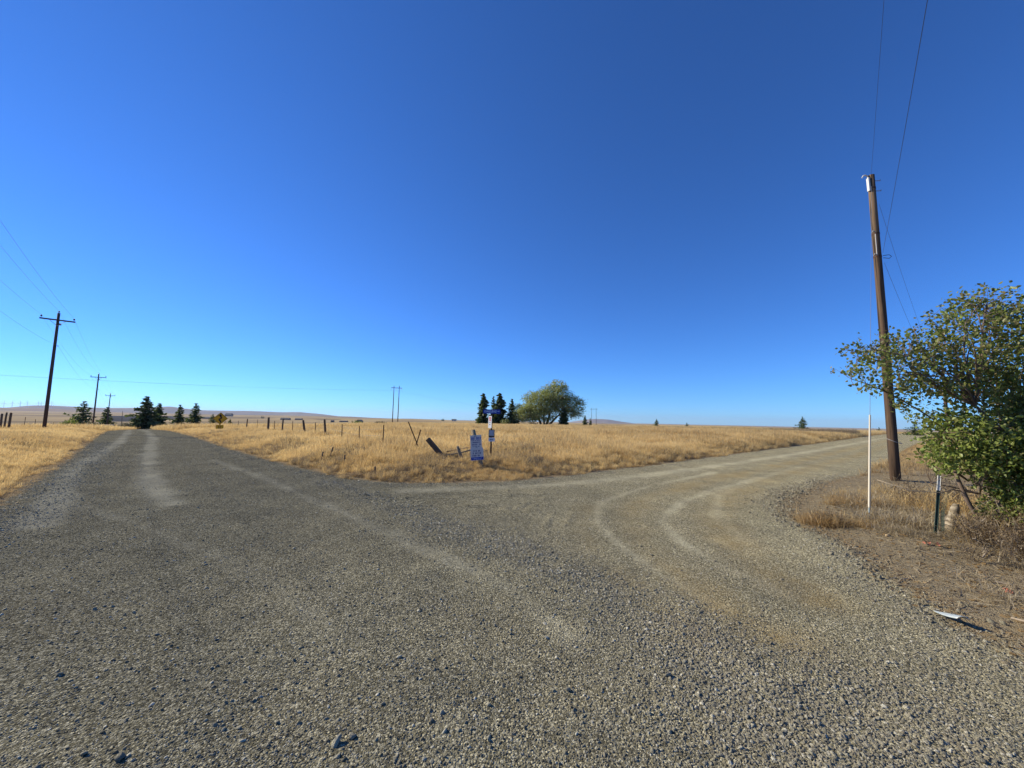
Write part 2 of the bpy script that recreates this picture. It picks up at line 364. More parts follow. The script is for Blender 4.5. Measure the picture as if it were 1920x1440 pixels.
M['loose_stone'] = loose_stone_mat()
def grass_mat(name, lo, hi, alt, trans=.55):
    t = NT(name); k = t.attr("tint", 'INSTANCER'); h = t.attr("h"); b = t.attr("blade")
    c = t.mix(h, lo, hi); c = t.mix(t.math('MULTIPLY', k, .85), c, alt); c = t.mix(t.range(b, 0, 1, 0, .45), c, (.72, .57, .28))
    return t.leafy(c, trans, gloss=.04)
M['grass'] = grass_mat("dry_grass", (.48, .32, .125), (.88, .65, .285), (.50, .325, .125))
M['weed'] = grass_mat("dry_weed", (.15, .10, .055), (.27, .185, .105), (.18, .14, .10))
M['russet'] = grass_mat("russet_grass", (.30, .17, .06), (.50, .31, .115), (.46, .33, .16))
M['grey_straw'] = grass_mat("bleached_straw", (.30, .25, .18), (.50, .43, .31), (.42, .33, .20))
def leaf_mat(name, a, b, c2=None, trans=.38, gloss=.06):
    t = NT(name); k = t.attr("tint"); q = t.attr("dry")
    c = t.mix(k, a, b)
    if c2 is not None: c = t.mix(q, c, c2)
    return t.leafy(c, trans, tcol=t.mix(.5, c, (.22, .28, .04)), rough=.45, gloss=gloss)
M['needles'] = leaf_mat("conifer_needles", (.030, .050, .026), (.115, .150, .068), trans=.28, gloss=.02)
M['tree_leaf'] = leaf_mat("pale_green_leaf", (.21, .255, .07), (.47, .49, .155), (.52, .43, .15), trans=.42)
M['bush_leaf'] = leaf_mat("shrub_leaf", (.080, .125, .028), (.26, .32, .070), (.215, .160, .072), trans=.42, gloss=.025)
M['bark'] = simple("bark", (.11, .085, .065), .9, var=.4, scale=9, bump=.01)
M['twig'] = simple("twig_bark", (.16, .115, .085), .85, var=.3, scale=20)
M['dead_twig'] = simple("bleached_twig", (.36, .29, .21), .85, var=.35, scale=20)
M['fence_wood'] = simple("weathered_post_wood", (.125, .082, .048), .9, var=.5, scale=10, bump=.006, stretch=(1, 1, .12))
M['grey_wood'] = simple("grey_split_wood", (.25, .195, .125), .9, var=.45, scale=12, bump=.006, stretch=(1, 1, .12))
M['pole_wood'] = simple("creosoted_pole_wood", (.095, .062, .046), .85, var=.4, scale=5, bump=.004, stretch=(1, 1, .06))
M['steel'] = simple("galvanised_steel", (.30, .30, .31), .6, .3, var=.15)
M['rust'] = simple("rusty_steel", (.085, .045, .032), .75, .3, var=.4, scale=14)
M['green_steel'] = simple("green_painted_steel", (.03, .06, .045), .55, 0, var=.3, scale=14)
M['wire'] = simple("aluminium_wire", (.22, .22, .23), .5, .3, var=.1)
M['cable'] = simple("dark_cable", (.05, .05, .055), .6, 0, var=.1)
M['white'] = simple("white_paint", (.62, .61, .58), .5, 0, var=.05, scale=8)
M['cream_pvc'] = simple("cream_plastic", (.57, .51, .40), .6, 0, var=.05, scale=5)
M['porcelain'] = simple("brown_porcelain", (.10, .05, .035), .25, 0, var=.1)
M['grey_glass'] = simple("grey_insulator", (.25, .30, .30), .3, 0, var=.1)
M['notice_sheet'] = simple("faded_notice_sheet", (.62, .57, .52), .6, 0, var=.08, scale=5)
M['sign_white'] = simple("sign_white_sheet", (.72, .72, .72), .55, 0, var=.05, scale=4)
M['sign_grey'] = simple("sign_grey_sheet", (.40, .385, .36), .6, 0, var=.12, scale=9)
M['sign_blue'] = simple("sign_blue_sheet", (.012, .045, .30), .45, 0, var=.08)
M['print_navy'] = simple("navy_print", (.025, .03, .13), .6, 0, var=.05)
M['print_light'] = simple("pale_print", (.55, .62, .75), .6, 0, var=.05)
M['print_red'] = simple("red_print", (.60, .045, .03), .55, 0, var=.05)
M['print_black'] = simple("black_print", (.012, .012, .014), .55, 0, var=.05)
M['sign_yellow'] = simple("yellow_sign_sheet", (.72, .36, .012), .5, 0, var=.06, scale=4)
M['orange'] = simple("orange_plastic", (.32, .12, .075), .85, 0, var=.25, scale=30)
M['foil'] = simple("pale_plastic_sheet", (.46, .50, .47), .4, .1, var=.08)
M['tan_rock'] = simple("tan_rock", (.46, .33, .18), .85, 0, var=.3, scale=14, bump=.01)
M['barn_roof'] = simple("grey_metal_roof", (.12, .11, .10), .9, 0, var=.12, scale=1)
M['barn_wall'] = simple("dark_barn_wall", (.085, .075, .07), .85, 0, var=.2, scale=1)
M['pale_wall'] = simple("pale_house_wall", (.55, .53, .49), .85, 0, var=.1, scale=1)
M['window'] = simple("dark_window", (.03, .035, .04), .2, 0, var=.05)
M['turbine'] = simple("turbine_white", (.62, .62, .62), .5, 0, var=.03)

# ---------------------------------------------------------------- the ground: one sheet to the horizon, its gravel part is the road
def build_ground():
    rr = [0.35]
    while rr[-1] < 14500:
        r = rr[-1]; rr.append(r*(1.012 if r < 3 else 1.0095 if r < 30 else 1.014 if r < 200 else 1.028))
    rr = np.array(rr)
    front = np.arange(-70, 70.001, .28); back = np.arange(73, 290 - 2, 3.0)
    az = np.radians(np.concatenate([front, back])); nr, na = len(rr), len(az)
    R, A = np.meshgrid(rr, az, indexing='ij'); X = (R*np.sin(A)).ravel(); Y = (R*np.cos(A)).ravel()
    X = np.append(X, 0.0); Y = np.append(Y, 0.0)
    Z = height(X, Y)
    a, b, c, _ = zones(X, Y); v = np.maximum(np.maximum(a, b), c)
    trk, tan, loose = road_marks(X, Y)
    r = np.hypot(X, Y)
    dirt = np.clip(sstep(-.2, .4, c)*sstep(26, 14, r) + .75*gauss(a, .45)*sstep(60, 20, r) + .5*gauss(b, .6)*sstep(60, 20, r), 0, 1)
    far = sstep(110, 260, r)
    # a dark worked field down in the valley, its far and near edges straight
    azd = np.degrees(np.arctan2(X, Y))
    def plot(a0, a1, r0, r1, s=.35): return sstep(a0-s, a0+s, azd)*sstep(a1+s, a1-s, azd)*sstep(r0*.985, r0*1.015, r)*sstep(r1*1.02, r1*.985, r)
    dust = sstep(-5.5, 6.5, X - .12*np.clip(Y - 6, 0, 30)*(X > 0))
    crop = np.clip(plot(-46.8, -44.2, 1750, 3700) + plot(-43.0, -41.2, 2200, 3900) + .6*plot(-40.6, -39.2, 2600, 3300) + .5*plot(-53.5, -50.3, 900, 1150) + .45*plot(-27, -24, 2200, 2700), 0, 1)
    i, j = np.meshgrid(np.arange(nr-1), np.arange(na), indexing='ij'); j2 = (j+1) % na
    quads = np.stack([i*na+j, i*na+j2, (i+1)*na+j2, (i+1)*na+j], -1).reshape(-1, 4)[:, ::-1]
    jj = np.arange(na); tris = np.stack([np.full(na, nr*na), jj, (jj+1) % na], -1)[:, ::-1]
    on_road = v[quads].mean(1) < .05
    V = np.stack([X, Y, Z], -1)
    def part(name, q, t):
        used = np.unique(np.concatenate([q.ravel(), t.ravel()])); remap = np.zeros(len(V), np.int64); remap[used] = np.arange(len(used))
        at = {k: ('POINT', arr[used]) for k, arr in dict(verge=np.clip(v, -3, 3), dirt=dirt, track=trk, tan=tan, loose=loose, far=far, crop=crop, dust=dust).items()}
        me = np_mesh(name, V[used], [remap[q], remap[t]] if len(t) else [remap[q]], M['ground'], at, smooth=True)
        return link(bpy.data.objects.new(name, me))
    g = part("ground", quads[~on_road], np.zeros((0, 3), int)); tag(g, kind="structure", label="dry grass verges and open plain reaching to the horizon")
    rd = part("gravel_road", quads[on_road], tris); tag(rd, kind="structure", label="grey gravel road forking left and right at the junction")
    return g, rd
GROUND, ROAD = build_ground()

# distant hills: long low ridges far beyond the plain
def ridge(name, label, dist, pts, depth, foot, mat):
    azs = np.linspace(pts[0][0], pts[-1][0], 260); top = np.interp(azs, [p[0] for p in pts], [p[1] for p in pts])
    k = np.hanning(9); k /= k.sum(); top = np.convolve(np.pad(top, 4, mode='edge'), k, mode='valid')
    sh = np.array([0, .12, .3, .5, .68, .84, .95, 1.0, .93, .7, .3, 0]); rad = dist + depth*np.linspace(-1, .6, len(sh))
    A = np.radians(azs); V = []
    for q, (s, r) in enumerate(zip(sh, rad)):
        n = vnoise(azs*1.3, np.full_like(azs, q*.45), 31)*.5 + vnoise(azs*4.1, np.full_like(azs, q*.8), 33)*.25
        zz = foot + (top-foot)*np.clip(s*(1 + .10*n*(1-s)*4*s), 0, 1.0)
        V.append(np.stack([r*np.sin(A), r*np.cos(A), zz], -1))
    V = np.concatenate(V); n = len(azs)
    i, j = np.meshgrid(np.arange(len(sh)-1), np.arange(n-1), indexing='ij')
    q = np.stack([i*n+j, i*n+j+1, (i+1)*n+j+1, (i+1)*n+j], -1).reshape(-1, 4)
    o = link(bpy.data.objects.new(name, np_mesh(name, V, [q], mat, smooth=True))); tag(o, label, kind="structure"); return o
def hill_mat(name, a, b):
    t = NT(name); P = t.pos(); n = t.noise(t.scaled(P, .0012, .0012, .004), 1, 5, .6); return t.matte(t.mix(t.range(n, .3, .7), a, b))
M['hill'] = hill_mat("far_hillside", (.24, .19, .15), (.34, .275, .20))
M['ridge'] = hill_mat("brown_ridge", (.27, .185, .125), (.38, .275, .17))
ridge("far_hills", "long purple-grey hill range on the horizon beyond the left road", 12500,
      [(-56,20),(-54,25),(-52.6,45),(-51.7,89),(-50.5,105),(-48.4,87),(-47,76),(-44.7,91),(-43,128),(-41.7,150),(-40.6,106),(-39.1,76),(-36.9,75),(-34.3,83),(-30.9,66),(-29.1,82),(-26.6,41),(-24.6,-10),(-22.5,-70)], 1200, -80, M['hill'])
ridge("far_hills", "small blue-grey hill on the horizon right of the big tree", 12500, [(6,-150),(8,-95),(10.4,-9),(11.5,29),(12.3,41),(14.2,31),(16.4,-40),(18.6,-100),(20,-150)], 1000, -160, M['hill'])
ridge("brown_ridge", "low brown ridge at the left edge under the wind turbines", 9000, [(-80,20),(-66,60),(-58,55),(-53.2,29),(-52.3,27),(-51.4,27),(-50.1,28),(-48,6),(-45,-10)], 900, -30, M['ridge'])
ridge("brown_ridge", "low reddish brown ridge behind the tall twin-pole pylon", 6500, [(-31,-25),(-29,-10),(-25.3,-8),(-22.6,-12),(-19.8,-25),(-16.9,-32),(-14.7,-28),(-10.2,-37),(-7,-49),(-3,-60),(0,-75)], 600, -80, M['ridge'])

# ---------------------------------------------------------------- scatter: loose gravel, grass and litter nobody could count
def source_collection(name, meshes):
    c = bpy.data.collections.new(name)
    for k, me in enumerate(meshes): c.objects.link(bpy.data.objects.new("%s_%02d" % (name, k), me))
    return c
def scatter(name, col, P, rot, scl, idx, extra, label, parent=None):
    me = bpy.data.meshes.new(name); n = len(P); me.vertices.add(n); me.vertices.foreach_set("co", np.asarray(P, np.float32).ravel())
    a = me.attributes.new("rot", 'FLOAT_VECTOR', 'POINT'); a.data.foreach_set("vector", np.asarray(rot, np.float32).ravel())
    a = me.attributes.new("scl", 'FLOAT_VECTOR', 'POINT'); a.data.foreach_set("vector", np.asarray(scl, np.float32).ravel())
    a = me.attributes.new("idx", 'INT', 'POINT'); a.data.foreach_set("value", np.asarray(idx, np.int32))
    for k, v in extra.items(): a = me.attributes.new(k, 'FLOAT', 'POINT'); a.data.foreach_set("value", np.asarray(v, np.float32))
    o = link(bpy.data.objects.new(name, me), parent)
    ng = bpy.data.node_groups.new(name + "_scatter", 'GeometryNodeTree')
    ng.interface.new_socket("Geometry", in_out='INPUT', socket_type='NodeSocketGeometry'); ng.interface.new_socket("Geometry", in_out='OUTPUT', socket_type='NodeSocketGeometry')
    N = ng.nodes; gi = N.new('NodeGroupInput'); go = N.new('NodeGroupOutput'); ip = N.new('GeometryNodeInstanceOnPoints'); ci = N.new('GeometryNodeCollectionInfo')
    ci.inputs["Collection"].default_value = col; ci.inputs["Separate Children"].default_value = True; ci.inputs["Reset Children"].default_value = True
    def na(nm, typ):
        q = N.new('GeometryNodeInputNamedAttribute'); q.data_type = typ; q.inputs["Name"].default_value = nm; return [s for s in q.outputs if s.enabled][0]
    L = ng.links; L.new(gi.outputs[0], ip.inputs["Points"]); L.new(ci.outputs[0], ip.inputs["Instance"]); ip.inputs["Pick Instance"].default_value = True
    L.new(na("idx", 'INT'), ip.inputs["Instance Index"]); L.new(na("rot", 'FLOAT_VECTOR'), ip.inputs["Rotation"]); L.new(na("scl", 'FLOAT_VECTOR'), ip.inputs["Scale"])
    L.new(ip.outputs[0], go.inputs[0])
    md = o.modifiers.new("scatter", 'NODES'); md.node_group = ng
    tag(o, label, kind="stuff"); return o
def polar_points(n, r0, r1, power, az0=-74, az1=74):
    """random points, areal density falling as r**-power"""
    e = 2 - power; u = RNG.random(n)
    r = (r0**e + u*(r1**e - r0**e))**(1/e) if abs(e) > 1e-3 else r0*(r1/r0)**u
    a = np.radians(RNG.uniform(az0, az1, n)); return r*np.sin(a), r*np.cos(a), r

ICO = None
def ico_verts():
    global ICO
    if ICO is None:
        import bmesh
        bm = bmesh.new(); bmesh.ops.create_icosphere(bm, subdivisions=2, radius=1.0)
        ICO = (np.array([v.co[:] for v in bm.verts]), np.array([[v.index for v in f.verts] for f in bm.faces])); bm.free()
    return ICO
def rock_mesh(name, rng, mat, cuts=9, flat=.62):
    """an angular crushed stone: a ball sliced by random planes"""
    V, F = ico_verts(); V = V.copy()
    for _ in range(cuts):
        d = rng.normal(size=3); d /= np.linalg.norm(d); k = rng.uniform(.45, .85); s = V @ d; m = s > k
        V[m] -= np.outer(s[m]-k, d)
    V *= np.array([rng.uniform(.8, 1.3), rng.uniform(.65, 1.0), flat*rng.uniform(.7, 1.1)])
    return np_mesh(name, V, [F], mat)
rs = np.random.default_rng(5)
STONES = source_collection("gravel_source", [rock_mesh("gravel_source", rs, M['stone']) for _ in range(10)])
def scatter_rubble():
    """clods and coarse rock along the foot of the right bank"""
    t = RNG.random(1500); px_, py_ = [], []
    E = np.array([q for q in EDGE_RIGHT if 2.2 < q[1] < 11.5]); L = np.concatenate([[0], np.cumsum(np.hypot(*np.diff(E, axis=0).T))])
    s = t*L[-1]; x = np.interp(s, L, E[:, 0]) + RNG.normal(0, .16, 1500); y = np.interp(s, L, E[:, 1]) + RNG.normal(0, .16, 1500)
    cx = RNG.normal(6.3, .7, 500); cy = 8.9 + (cx - 6.3)*.75 + RNG.normal(0, .28, 500); x = np.concatenate([x, cx]); y = np.concatenate([y, cy]); n = len(x)
    rad = np.clip(np.exp(RNG.normal(math.log(.013), .45, n)), .006, .036); z = height(x, y) + rad*.1
    scatter("rubble", STONES, np.stack([x, y, z], -1), RNG.uniform(0, 6.283, (n, 3))*np.array([.2, .2, 1]), rad[:, None]*RNG.uniform(.8, 1.25, (n, 3)), RNG.integers(0, 10, n), dict(tint=RNG.beta(1.6, 3, n)*.8, warm=RNG.uniform(.1, .7, n)), "dark clods and coarse rock along the foot of the right bank")
def scatter_gravel():
    x, y, r = polar_points(1100000, .9, 30, 1.45)
    a, b, c, _ = zones(x, y); v = np.maximum(np.maximum(a, b), c)
    trk, tan, loose = road_marks(x, y)
    patch = .5 + .5*vnoise(x*.7, y*.7, 41); patch2 = .5 + .5*vnoise(x*2.6, y*2.6, 42)
    w = .20 + .40*patch*patch2 + .80*loose - .30*trk - .30*tan
    w = np.where(v > 0, w*np.clip(1 - v*1.3, .10, 1), w)
    keep = RNG.random(len(x)) < np.clip(w, .02, 1); x, y, r, loose, tan, v = (q[keep] for q in (x, y, r, loose, tan, v)); n = len(x)
    rad = np.exp(RNG.normal(math.log(.0047), .45, n))*(1 + .6*loose); rad = np.clip(rad, .003, .018)*np.clip(.85 + .04*r, 1, 1.6)
    z = height(x, y) - rad*.06
    rot = RNG.uniform(0, 6.283, (n, 3))*np.array([.12, .12, 1]); scl = rad[:, None]*RNG.uniform(.8, 1.25, (n, 3))
    tint = np.clip(RNG.beta(1.7, 2.2, n) + .10*loose + .16*sstep(-3, 4, x) - .06, 0, .84); wht = RNG.random(n) < .12; tint[wht] = RNG.uniform(.88, 1, wht.sum())
    warm = np.clip(RNG.normal(.05, .12, n) + .35*tan + .18*sstep(-.5, 2.5, x) + .3*(v > .2), 0, .75)
    scatter("gravel", STONES, np.stack([x, y, z], -1), rot, scl, RNG.integers(0, 10, n), dict(tint=tint, warm=warm), "loose grey crushed gravel strewn over the road", parent=None)
    return n
N_GRAVEL = scatter_gravel(); scatter_rubble()
# the largest loose stones, one by one
def loose_stones():
    meshes = [rock_mesh("stone", rs, M['loose_stone'], 10, .75) for _ in range(8)]; made = 0
    spots = [(-1.79,1.93,.030),(-.56,1.80,.022),(-.83,2.02,.028),(-.77,2.06,.024),(-.46,1.72,.019),(-.10,2.3,.018),(-1.35,1.80,.020),(-2.1,1.86,.022),(-2.75,2.5,.024),(-.72,2.7,.020),(1.6,1.75,.022),(-3.4,3.3,.022),(1.15,1.63,.020)]
    while len(spots) < 280:
        r = 1.65*(5.5/1.65)**RNG.random(); a = math.radians(RNG.uniform(-58, 56)); x, y = r*math.sin(a), r*math.cos(a)
        za, zb, zc, _ = (float(q[0]) for q in zones(np.array([x]), np.array([y])))
        if max(za, zb, zc) > -.1: continue
        spots.append((x, y, .0088*math.exp(abs(random.gauss(0, .34)))*(.85 + .05*r)))
    P = np.array(spots); Z = height(P[:, 0], P[:, 1])
    for (x, y, s), z in zip(spots, Z):
        o = bpy.data.objects.new("stone", meshes[made % 8]); o.location = (x, y, z + s*.28); o.rotation_euler = (random.gauss(0, .25), random.gauss(0, .25), random.uniform(0, 6.28))
        o.scale = (s*random.uniform(.85, 1.3), s, s*random.uniform(.75, 1.1)); link(o, ROAD); made += 1
loose_stones()

# grass clumps
def clump(name, rng, mat, blades=46, h=.5, spread=.13, lean=.35, width=.006, seeds=.4, curl=.5):
    V, Q, T, H, B = [], [], [], [], []
    for _ in range(blades):
        p = rng.normal(size=2)*spread; L = h*rng.uniform(.55, 1.12); az = rng.uniform(0, 6.283); ln = abs(rng.normal(0, lean)); w = width*rng.uniform(.6, 1.3)
        d = np.array([math.cos(az), math.sin(az)]); side = np.array([-d[1], d[0]]) if rng.random() < .5 else np.array([math.cos(az+.9), math.sin(az+.9)])
        k = len(V); bl = rng.random()**2
        seeded = rng.random() < seeds
        for t in (0, .4, .75, 1.0):
            bend = ln*t + curl*ln*t*t; c = np.array([p[0] + d[0]*bend*L, p[1] + d[1]*bend*L, L*t*math.cos(min(ln*t, 1.2))])
            ww = w*(1 - .75*t) if not seeded else w*(.7 if t < .7 else 1.5 if t < .9 else .5)
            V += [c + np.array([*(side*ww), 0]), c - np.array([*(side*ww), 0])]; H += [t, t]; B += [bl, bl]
        for q in range(3): Q.append([k+2*q, k+2*q+1, k+2*q+3, k+2*q+2])
    return np_mesh(name, V, [Q], mat, dict(h=('POINT', H), blade=('POINT', B)))
def weed(name, rng, mat, stems=9, h=.5, twigs=9):
    """a dry branching weed: stems with short side twigs and seed tufts"""
    V, Q, H, B = [], [], [], []
    def strip(a, b, w, t0, t1):
        d = b - a; s = np.cross(d, rng.normal(size=3)); s = s/(np.linalg.norm(s)+1e-9)*w; k = len(V); bl = rng.random()*.5
        V.extend([a+s, a-s, b-s*.5, b+s*.5]); Q.append([k, k+1, k+2, k+3]); H.extend([t0, t0, t1, t1]); B.extend([bl]*4)
    for _ in range(stems):
        az = rng.uniform(0, 6.283); ln = rng.uniform(.1, .7); L = h*rng.uniform(.6, 1.1); a = np.array([*(rng.normal(size=2)*.03), 0.0]); d = np.array([math.cos(az)*ln, math.sin(az)*ln, 1.0]); d /= np.linalg.norm(d)
        m = a + d*L*.5; e = a + d*L + np.array([0, 0, .04]); strip(a, m, .006, 0, .5); strip(m, e, .004, .5, 1)
        for _ in range(twigs):
            t = rng.uniform(.25, 1); p = a + (e-a)*t; q = p + (d*.5 + rng.normal(size=3)*.6)*L*.22*rng.uniform(.5, 1.2); strip(p, q, .0035, t, 1); strip(q, q + rng.normal(size=3)*.03 + np.array([0, 0, .012]), .009, 1, 1)
    return np_mesh(name, V, [Q], mat, dict(h=('POINT', H), blade=('POINT', B)))
rg = np.random.default_rng(21)
GRASS = source_collection("grass_source",
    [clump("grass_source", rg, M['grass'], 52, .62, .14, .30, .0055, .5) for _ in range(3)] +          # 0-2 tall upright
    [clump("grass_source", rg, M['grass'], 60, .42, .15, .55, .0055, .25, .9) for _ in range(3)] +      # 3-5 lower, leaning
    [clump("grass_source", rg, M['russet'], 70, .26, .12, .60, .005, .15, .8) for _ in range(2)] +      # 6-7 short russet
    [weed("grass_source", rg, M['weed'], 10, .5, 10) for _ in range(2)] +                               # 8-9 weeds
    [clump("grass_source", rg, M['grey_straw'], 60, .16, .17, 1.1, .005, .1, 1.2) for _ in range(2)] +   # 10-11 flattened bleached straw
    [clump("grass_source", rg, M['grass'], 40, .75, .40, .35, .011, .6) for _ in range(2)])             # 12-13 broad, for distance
def scatter_grass():
    X, Y, S, I, T = [], [], [], [], []
    def put(x, y, s, i, t): X.append(x); Y.append(y); S.append(s); I.append(i); T.append(t)
    # open field and left verge
    x, y, r = polar_points(230000, 6, 62, 1.25)
    a, b, c, _ = zones(x, y)
    rag = .28*vnoise(x*1.6, y*1.6, 71) + .16*vnoise(x*5, y*5, 72)
    m = ((a + rag > .06) | (b + rag > .15) | ((c > .3) & (r > 24))); x, y, r, a, b, c = (q[m] for q in (x, y, r, a, b, c))
    inA = a > -.4; d = np.where(inA, a, np.maximum(b, c)); n = len(x)
    patch = vnoise(x*.35, y*.35, 51); p2 = vnoise(x*1.3, y*1.3, 52)
    corner = gauss(np.hypot(x + 1.0, (y - 11.8)*.9), 3.4); foot = gauss(np.hypot(x + .86, y - 11.15), .75)
    ht = (.32 + .38*sstep(0, 2.4, d) + .16*sstep(2, 9, d))*(1 - .5*corner)*(1 - .55*foot)*(1 + .22*patch + .14*p2)*RNG.uniform(.75, 1.2, n)
    ht = ht*np.where(inA, 1.0, .78)*(1 - .38*inA*sstep(-11, -17, x))
    right = sstep(6, 22, x)*inA; ht = ht*(1 + .35*right)
    idx = np.where(RNG.random(n) < .55 + .3*right, RNG.integers(0, 3, n), RNG.integers(3, 6, n))
    idx = np.where(RNG.random(n) < .10, RNG.integers(6, 8, n), idx); idx = np.where(RNG.random(n) < .10, RNG.integers(10, 12, n), idx)
    low = (d < .5) & (RNG.random(n) < .5); idx = np.where(low, RNG.integers(6, 8, n), idx)
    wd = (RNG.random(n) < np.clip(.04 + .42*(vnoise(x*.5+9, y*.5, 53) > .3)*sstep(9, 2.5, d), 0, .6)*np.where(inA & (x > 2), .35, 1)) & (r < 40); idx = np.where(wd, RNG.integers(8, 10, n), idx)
    tint = np.clip(.45 + .75*patch + .45*p2 + RNG.normal(0, .28, n), 0, 1)
    bald = vnoise(x*.55 + 3, y*.55, 73); thin = RNG.random(n) < np.where(d < .25, .55, 1.0)*np.where((bald > .42) & (r < 45), .45, 1.0); 
    sc = ht*np.where(r > 25, 1.05, 1.0)
    for q, arr in zip((X, Y, S, I, T), (x, y, sc, idx, tint)): q.append(arr[thin])
    # distance
    x, y, r = polar_points(60000, 55, 330, 1.5, -66, 66)
    a, b, c, _ = zones(x, y); v = np.maximum(np.maximum(a, b), c); m = v > .4; x, y, r = x[m], y[m], r[m]; n = len(x)
    patch = vnoise(x*.06, y*.06, 54)
    X.append(x); Y.append(y); S.append((.72 + .12*patch)*RNG.uniform(.8, 1.15, n)*np.clip(.9 + r/500, 1, 1.4)); I.append(RNG.integers(12, 14, n)); T.append(np.clip(.45 + .4*patch + RNG.normal(0, .2, n), 0, 1))
    # a belt of taller dark weed clumps across the right of the field
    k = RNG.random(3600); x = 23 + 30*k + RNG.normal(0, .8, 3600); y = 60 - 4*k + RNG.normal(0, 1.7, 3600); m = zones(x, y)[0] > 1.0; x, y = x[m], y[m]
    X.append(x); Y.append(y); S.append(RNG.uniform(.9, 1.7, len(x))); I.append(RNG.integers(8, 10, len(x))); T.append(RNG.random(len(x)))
    x, y, s, i, t = (np.concatenate(q) for q in (X, Y, S, I, T)); n = len(x)
    z = height(x, y) - .015
    # wind leans the field a little to one side
    rot = np.stack([RNG.normal(0, .10, n), .08 + RNG.normal(0, .10, n), RNG.uniform(0, 6.283, n)], -1)
    scl = s[:, None]*np.array([1, 1, 1])*RNG.uniform(.9, 1.1, (n, 3)); 
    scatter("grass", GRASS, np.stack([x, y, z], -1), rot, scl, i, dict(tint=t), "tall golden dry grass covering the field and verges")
    return n
N_GRASS = scatter_grass()
def scatter_verge():
    """the bare bank round the right-hand pole: tufts, flattened straw, twig litter"""
    X, Y, S, I, T = [], [], [], [], []
    def blob(cx, cy, rx, ry, n, idx, s0, s1, t0=.2, t1=.9):
        for _ in range(n):
            k = math.sqrt(random.random()); t = random.uniform(0, 6.283); X.append(cx + rx*k*math.cos(t)); Y.append(cy + ry*k*math.sin(t)); S.append(random.uniform(s0, s1)); I.append(random.choice(idx)); T.append(random.uniform(t0, t1))
    blob(5.02, 6.28, .30, .18, 40, (6, 7), .35, .85); blob(5.1, 6.3, .2, .12, 16, (9, 8), .3, .45); blob(5.5, 6.0, .3, .14, 10, (6, 7), .2, .55)
    blob(6.1, 6.05, .40, .2, 16, (6, 7, 10), .2, .55); blob(6.8, 7.5, .62, .36, 40, (6, 7), .25, .75); blob(8.0, 8.4, .9, .5, 46, (3, 4, 6, 10), .2, .55); blob(9.0, 9.0, .9, .5, 30, (3, 4, 10), .2, .5)
    blob(6.6, 6.3, .8, .45, 150, (10, 11), .5, 1.1); blob(7.3, 7.1, 1.0, .7, 170, (10, 11), .5, 1.1); blob(8.3, 8.2, 1.3, .8, 120, (10, 11), .5, 1.0); blob(5.9, 5.6, .5, .2, 22, (10, 11), .4, .7)
    blob(6.5, 5.2, .5, .35, 60, (8, 9, 10), .5, .9); blob(6.2, 4.6, .8, .5, 40, (10, 11, 8), .5, .9); blob(7.2, 4.9, .9, .6, 120, (8, 9, 3, 10), .5, 1.1)
    blob(4.45, 2.95, .4, .25, 36, (10, 11, 6), .35, .7); blob(5.2, 3.7, .8, .5, 24, (10, 11), .4, .7); blob(4.5, 2.4, .5, .4, 36, (6, 10, 11), .35, .6)
    blob(12, 13.5, 2.2, 1.4, 60, (6, 10), .6, 1.0); blob(15, 15.2, 3, 1.5, 120, (3, 10, 6), .6, 1.0); blob(9, 6.5, 2, 1.8, 160, (3, 4, 10, 8), .6, 1.1)
    x, y, s, i, t = (np.array(q, float) for q in (X, Y, S, I, T)); c = zones(x, y)[2]; m = c > .05; x, y, s, i, t = x[m], y[m], s[m], i[m], t[m]; n = len(x)
    rot = np.stack([RNG.normal(0, .12, n), RNG.normal(0, .12, n), RNG.uniform(0, 6.283, n)], -1)
    scatter("dry_tufts", GRASS, np.stack([x, y, height(x, y) - .01], -1), rot, s[:, None]*np.ones(3), i.astype(int), dict(tint=t), "russet tufts and bleached straw on the bare bank round the pole")
    # straw bits and leaf litter lying flat
    def bit(name, rng, w, l, mat):
        V = [(-l, -w, 0), (l*.1, -w*1.1, l*.05), (l, -w*.5, 0), (l, w*.5, .004), (l*.1, w*1.1, l*.07), (-l, w, .003)]
        return np_mesh(name, V, [[[0, 1, 4, 5], [1, 2, 3, 4]]], mat, dict(h=('POINT', [.8]*6), blade=('POINT', [rng.random()]*6)))
    LIT = source_collection("litter_source", [bit("litter_source", rg, .0025, .06, M['grey_straw']), bit("litter_source", rg, .003, .035, M['grey_straw']), bit("litter_source", rg, .007, .012, M['weed']), bit("litter_source", rg, .003, .07, M['grey_straw']), bit("litter_source", rg, .011, .018, M['russet'])])
    x, y, r = polar_points(42000, 3, 16, 1.4, 20, 74); a, b, c, _ = zones(x, y); m = (c > -.15) & (RNG.random(len(x)) < .35 + .65*sstep(0, 1, c)); x, y = x[m], y[m]
    x2, y2, r2 = polar_points(16000, 7, 40, 1.3); a, b, c, _ = zones(x2, y2); m = ((a > -.45) & (a < .5)) | ((b > -.3) & (b < .5)); x = np.concatenate([x, x2[m]]); y = np.concatenate([y, y2[m]]); n = len(x)
    rot = np.stack([RNG.normal(0, .2, n), RNG.normal(0, .2, n), RNG.uniform(0, 6.283, n)], -1)
    scatter("dry_litter", LIT, np.stack([x, y, height(x, y) + .004], -1), rot, RNG.uniform(.6, 1.5, (n, 1))*np.ones(3), RNG.integers(0, 5, n), dict(tint=RNG.random(n)), "scattered straw, twigs and dead leaves along the road edges")
    return n
N_LITTER = scatter_verge()
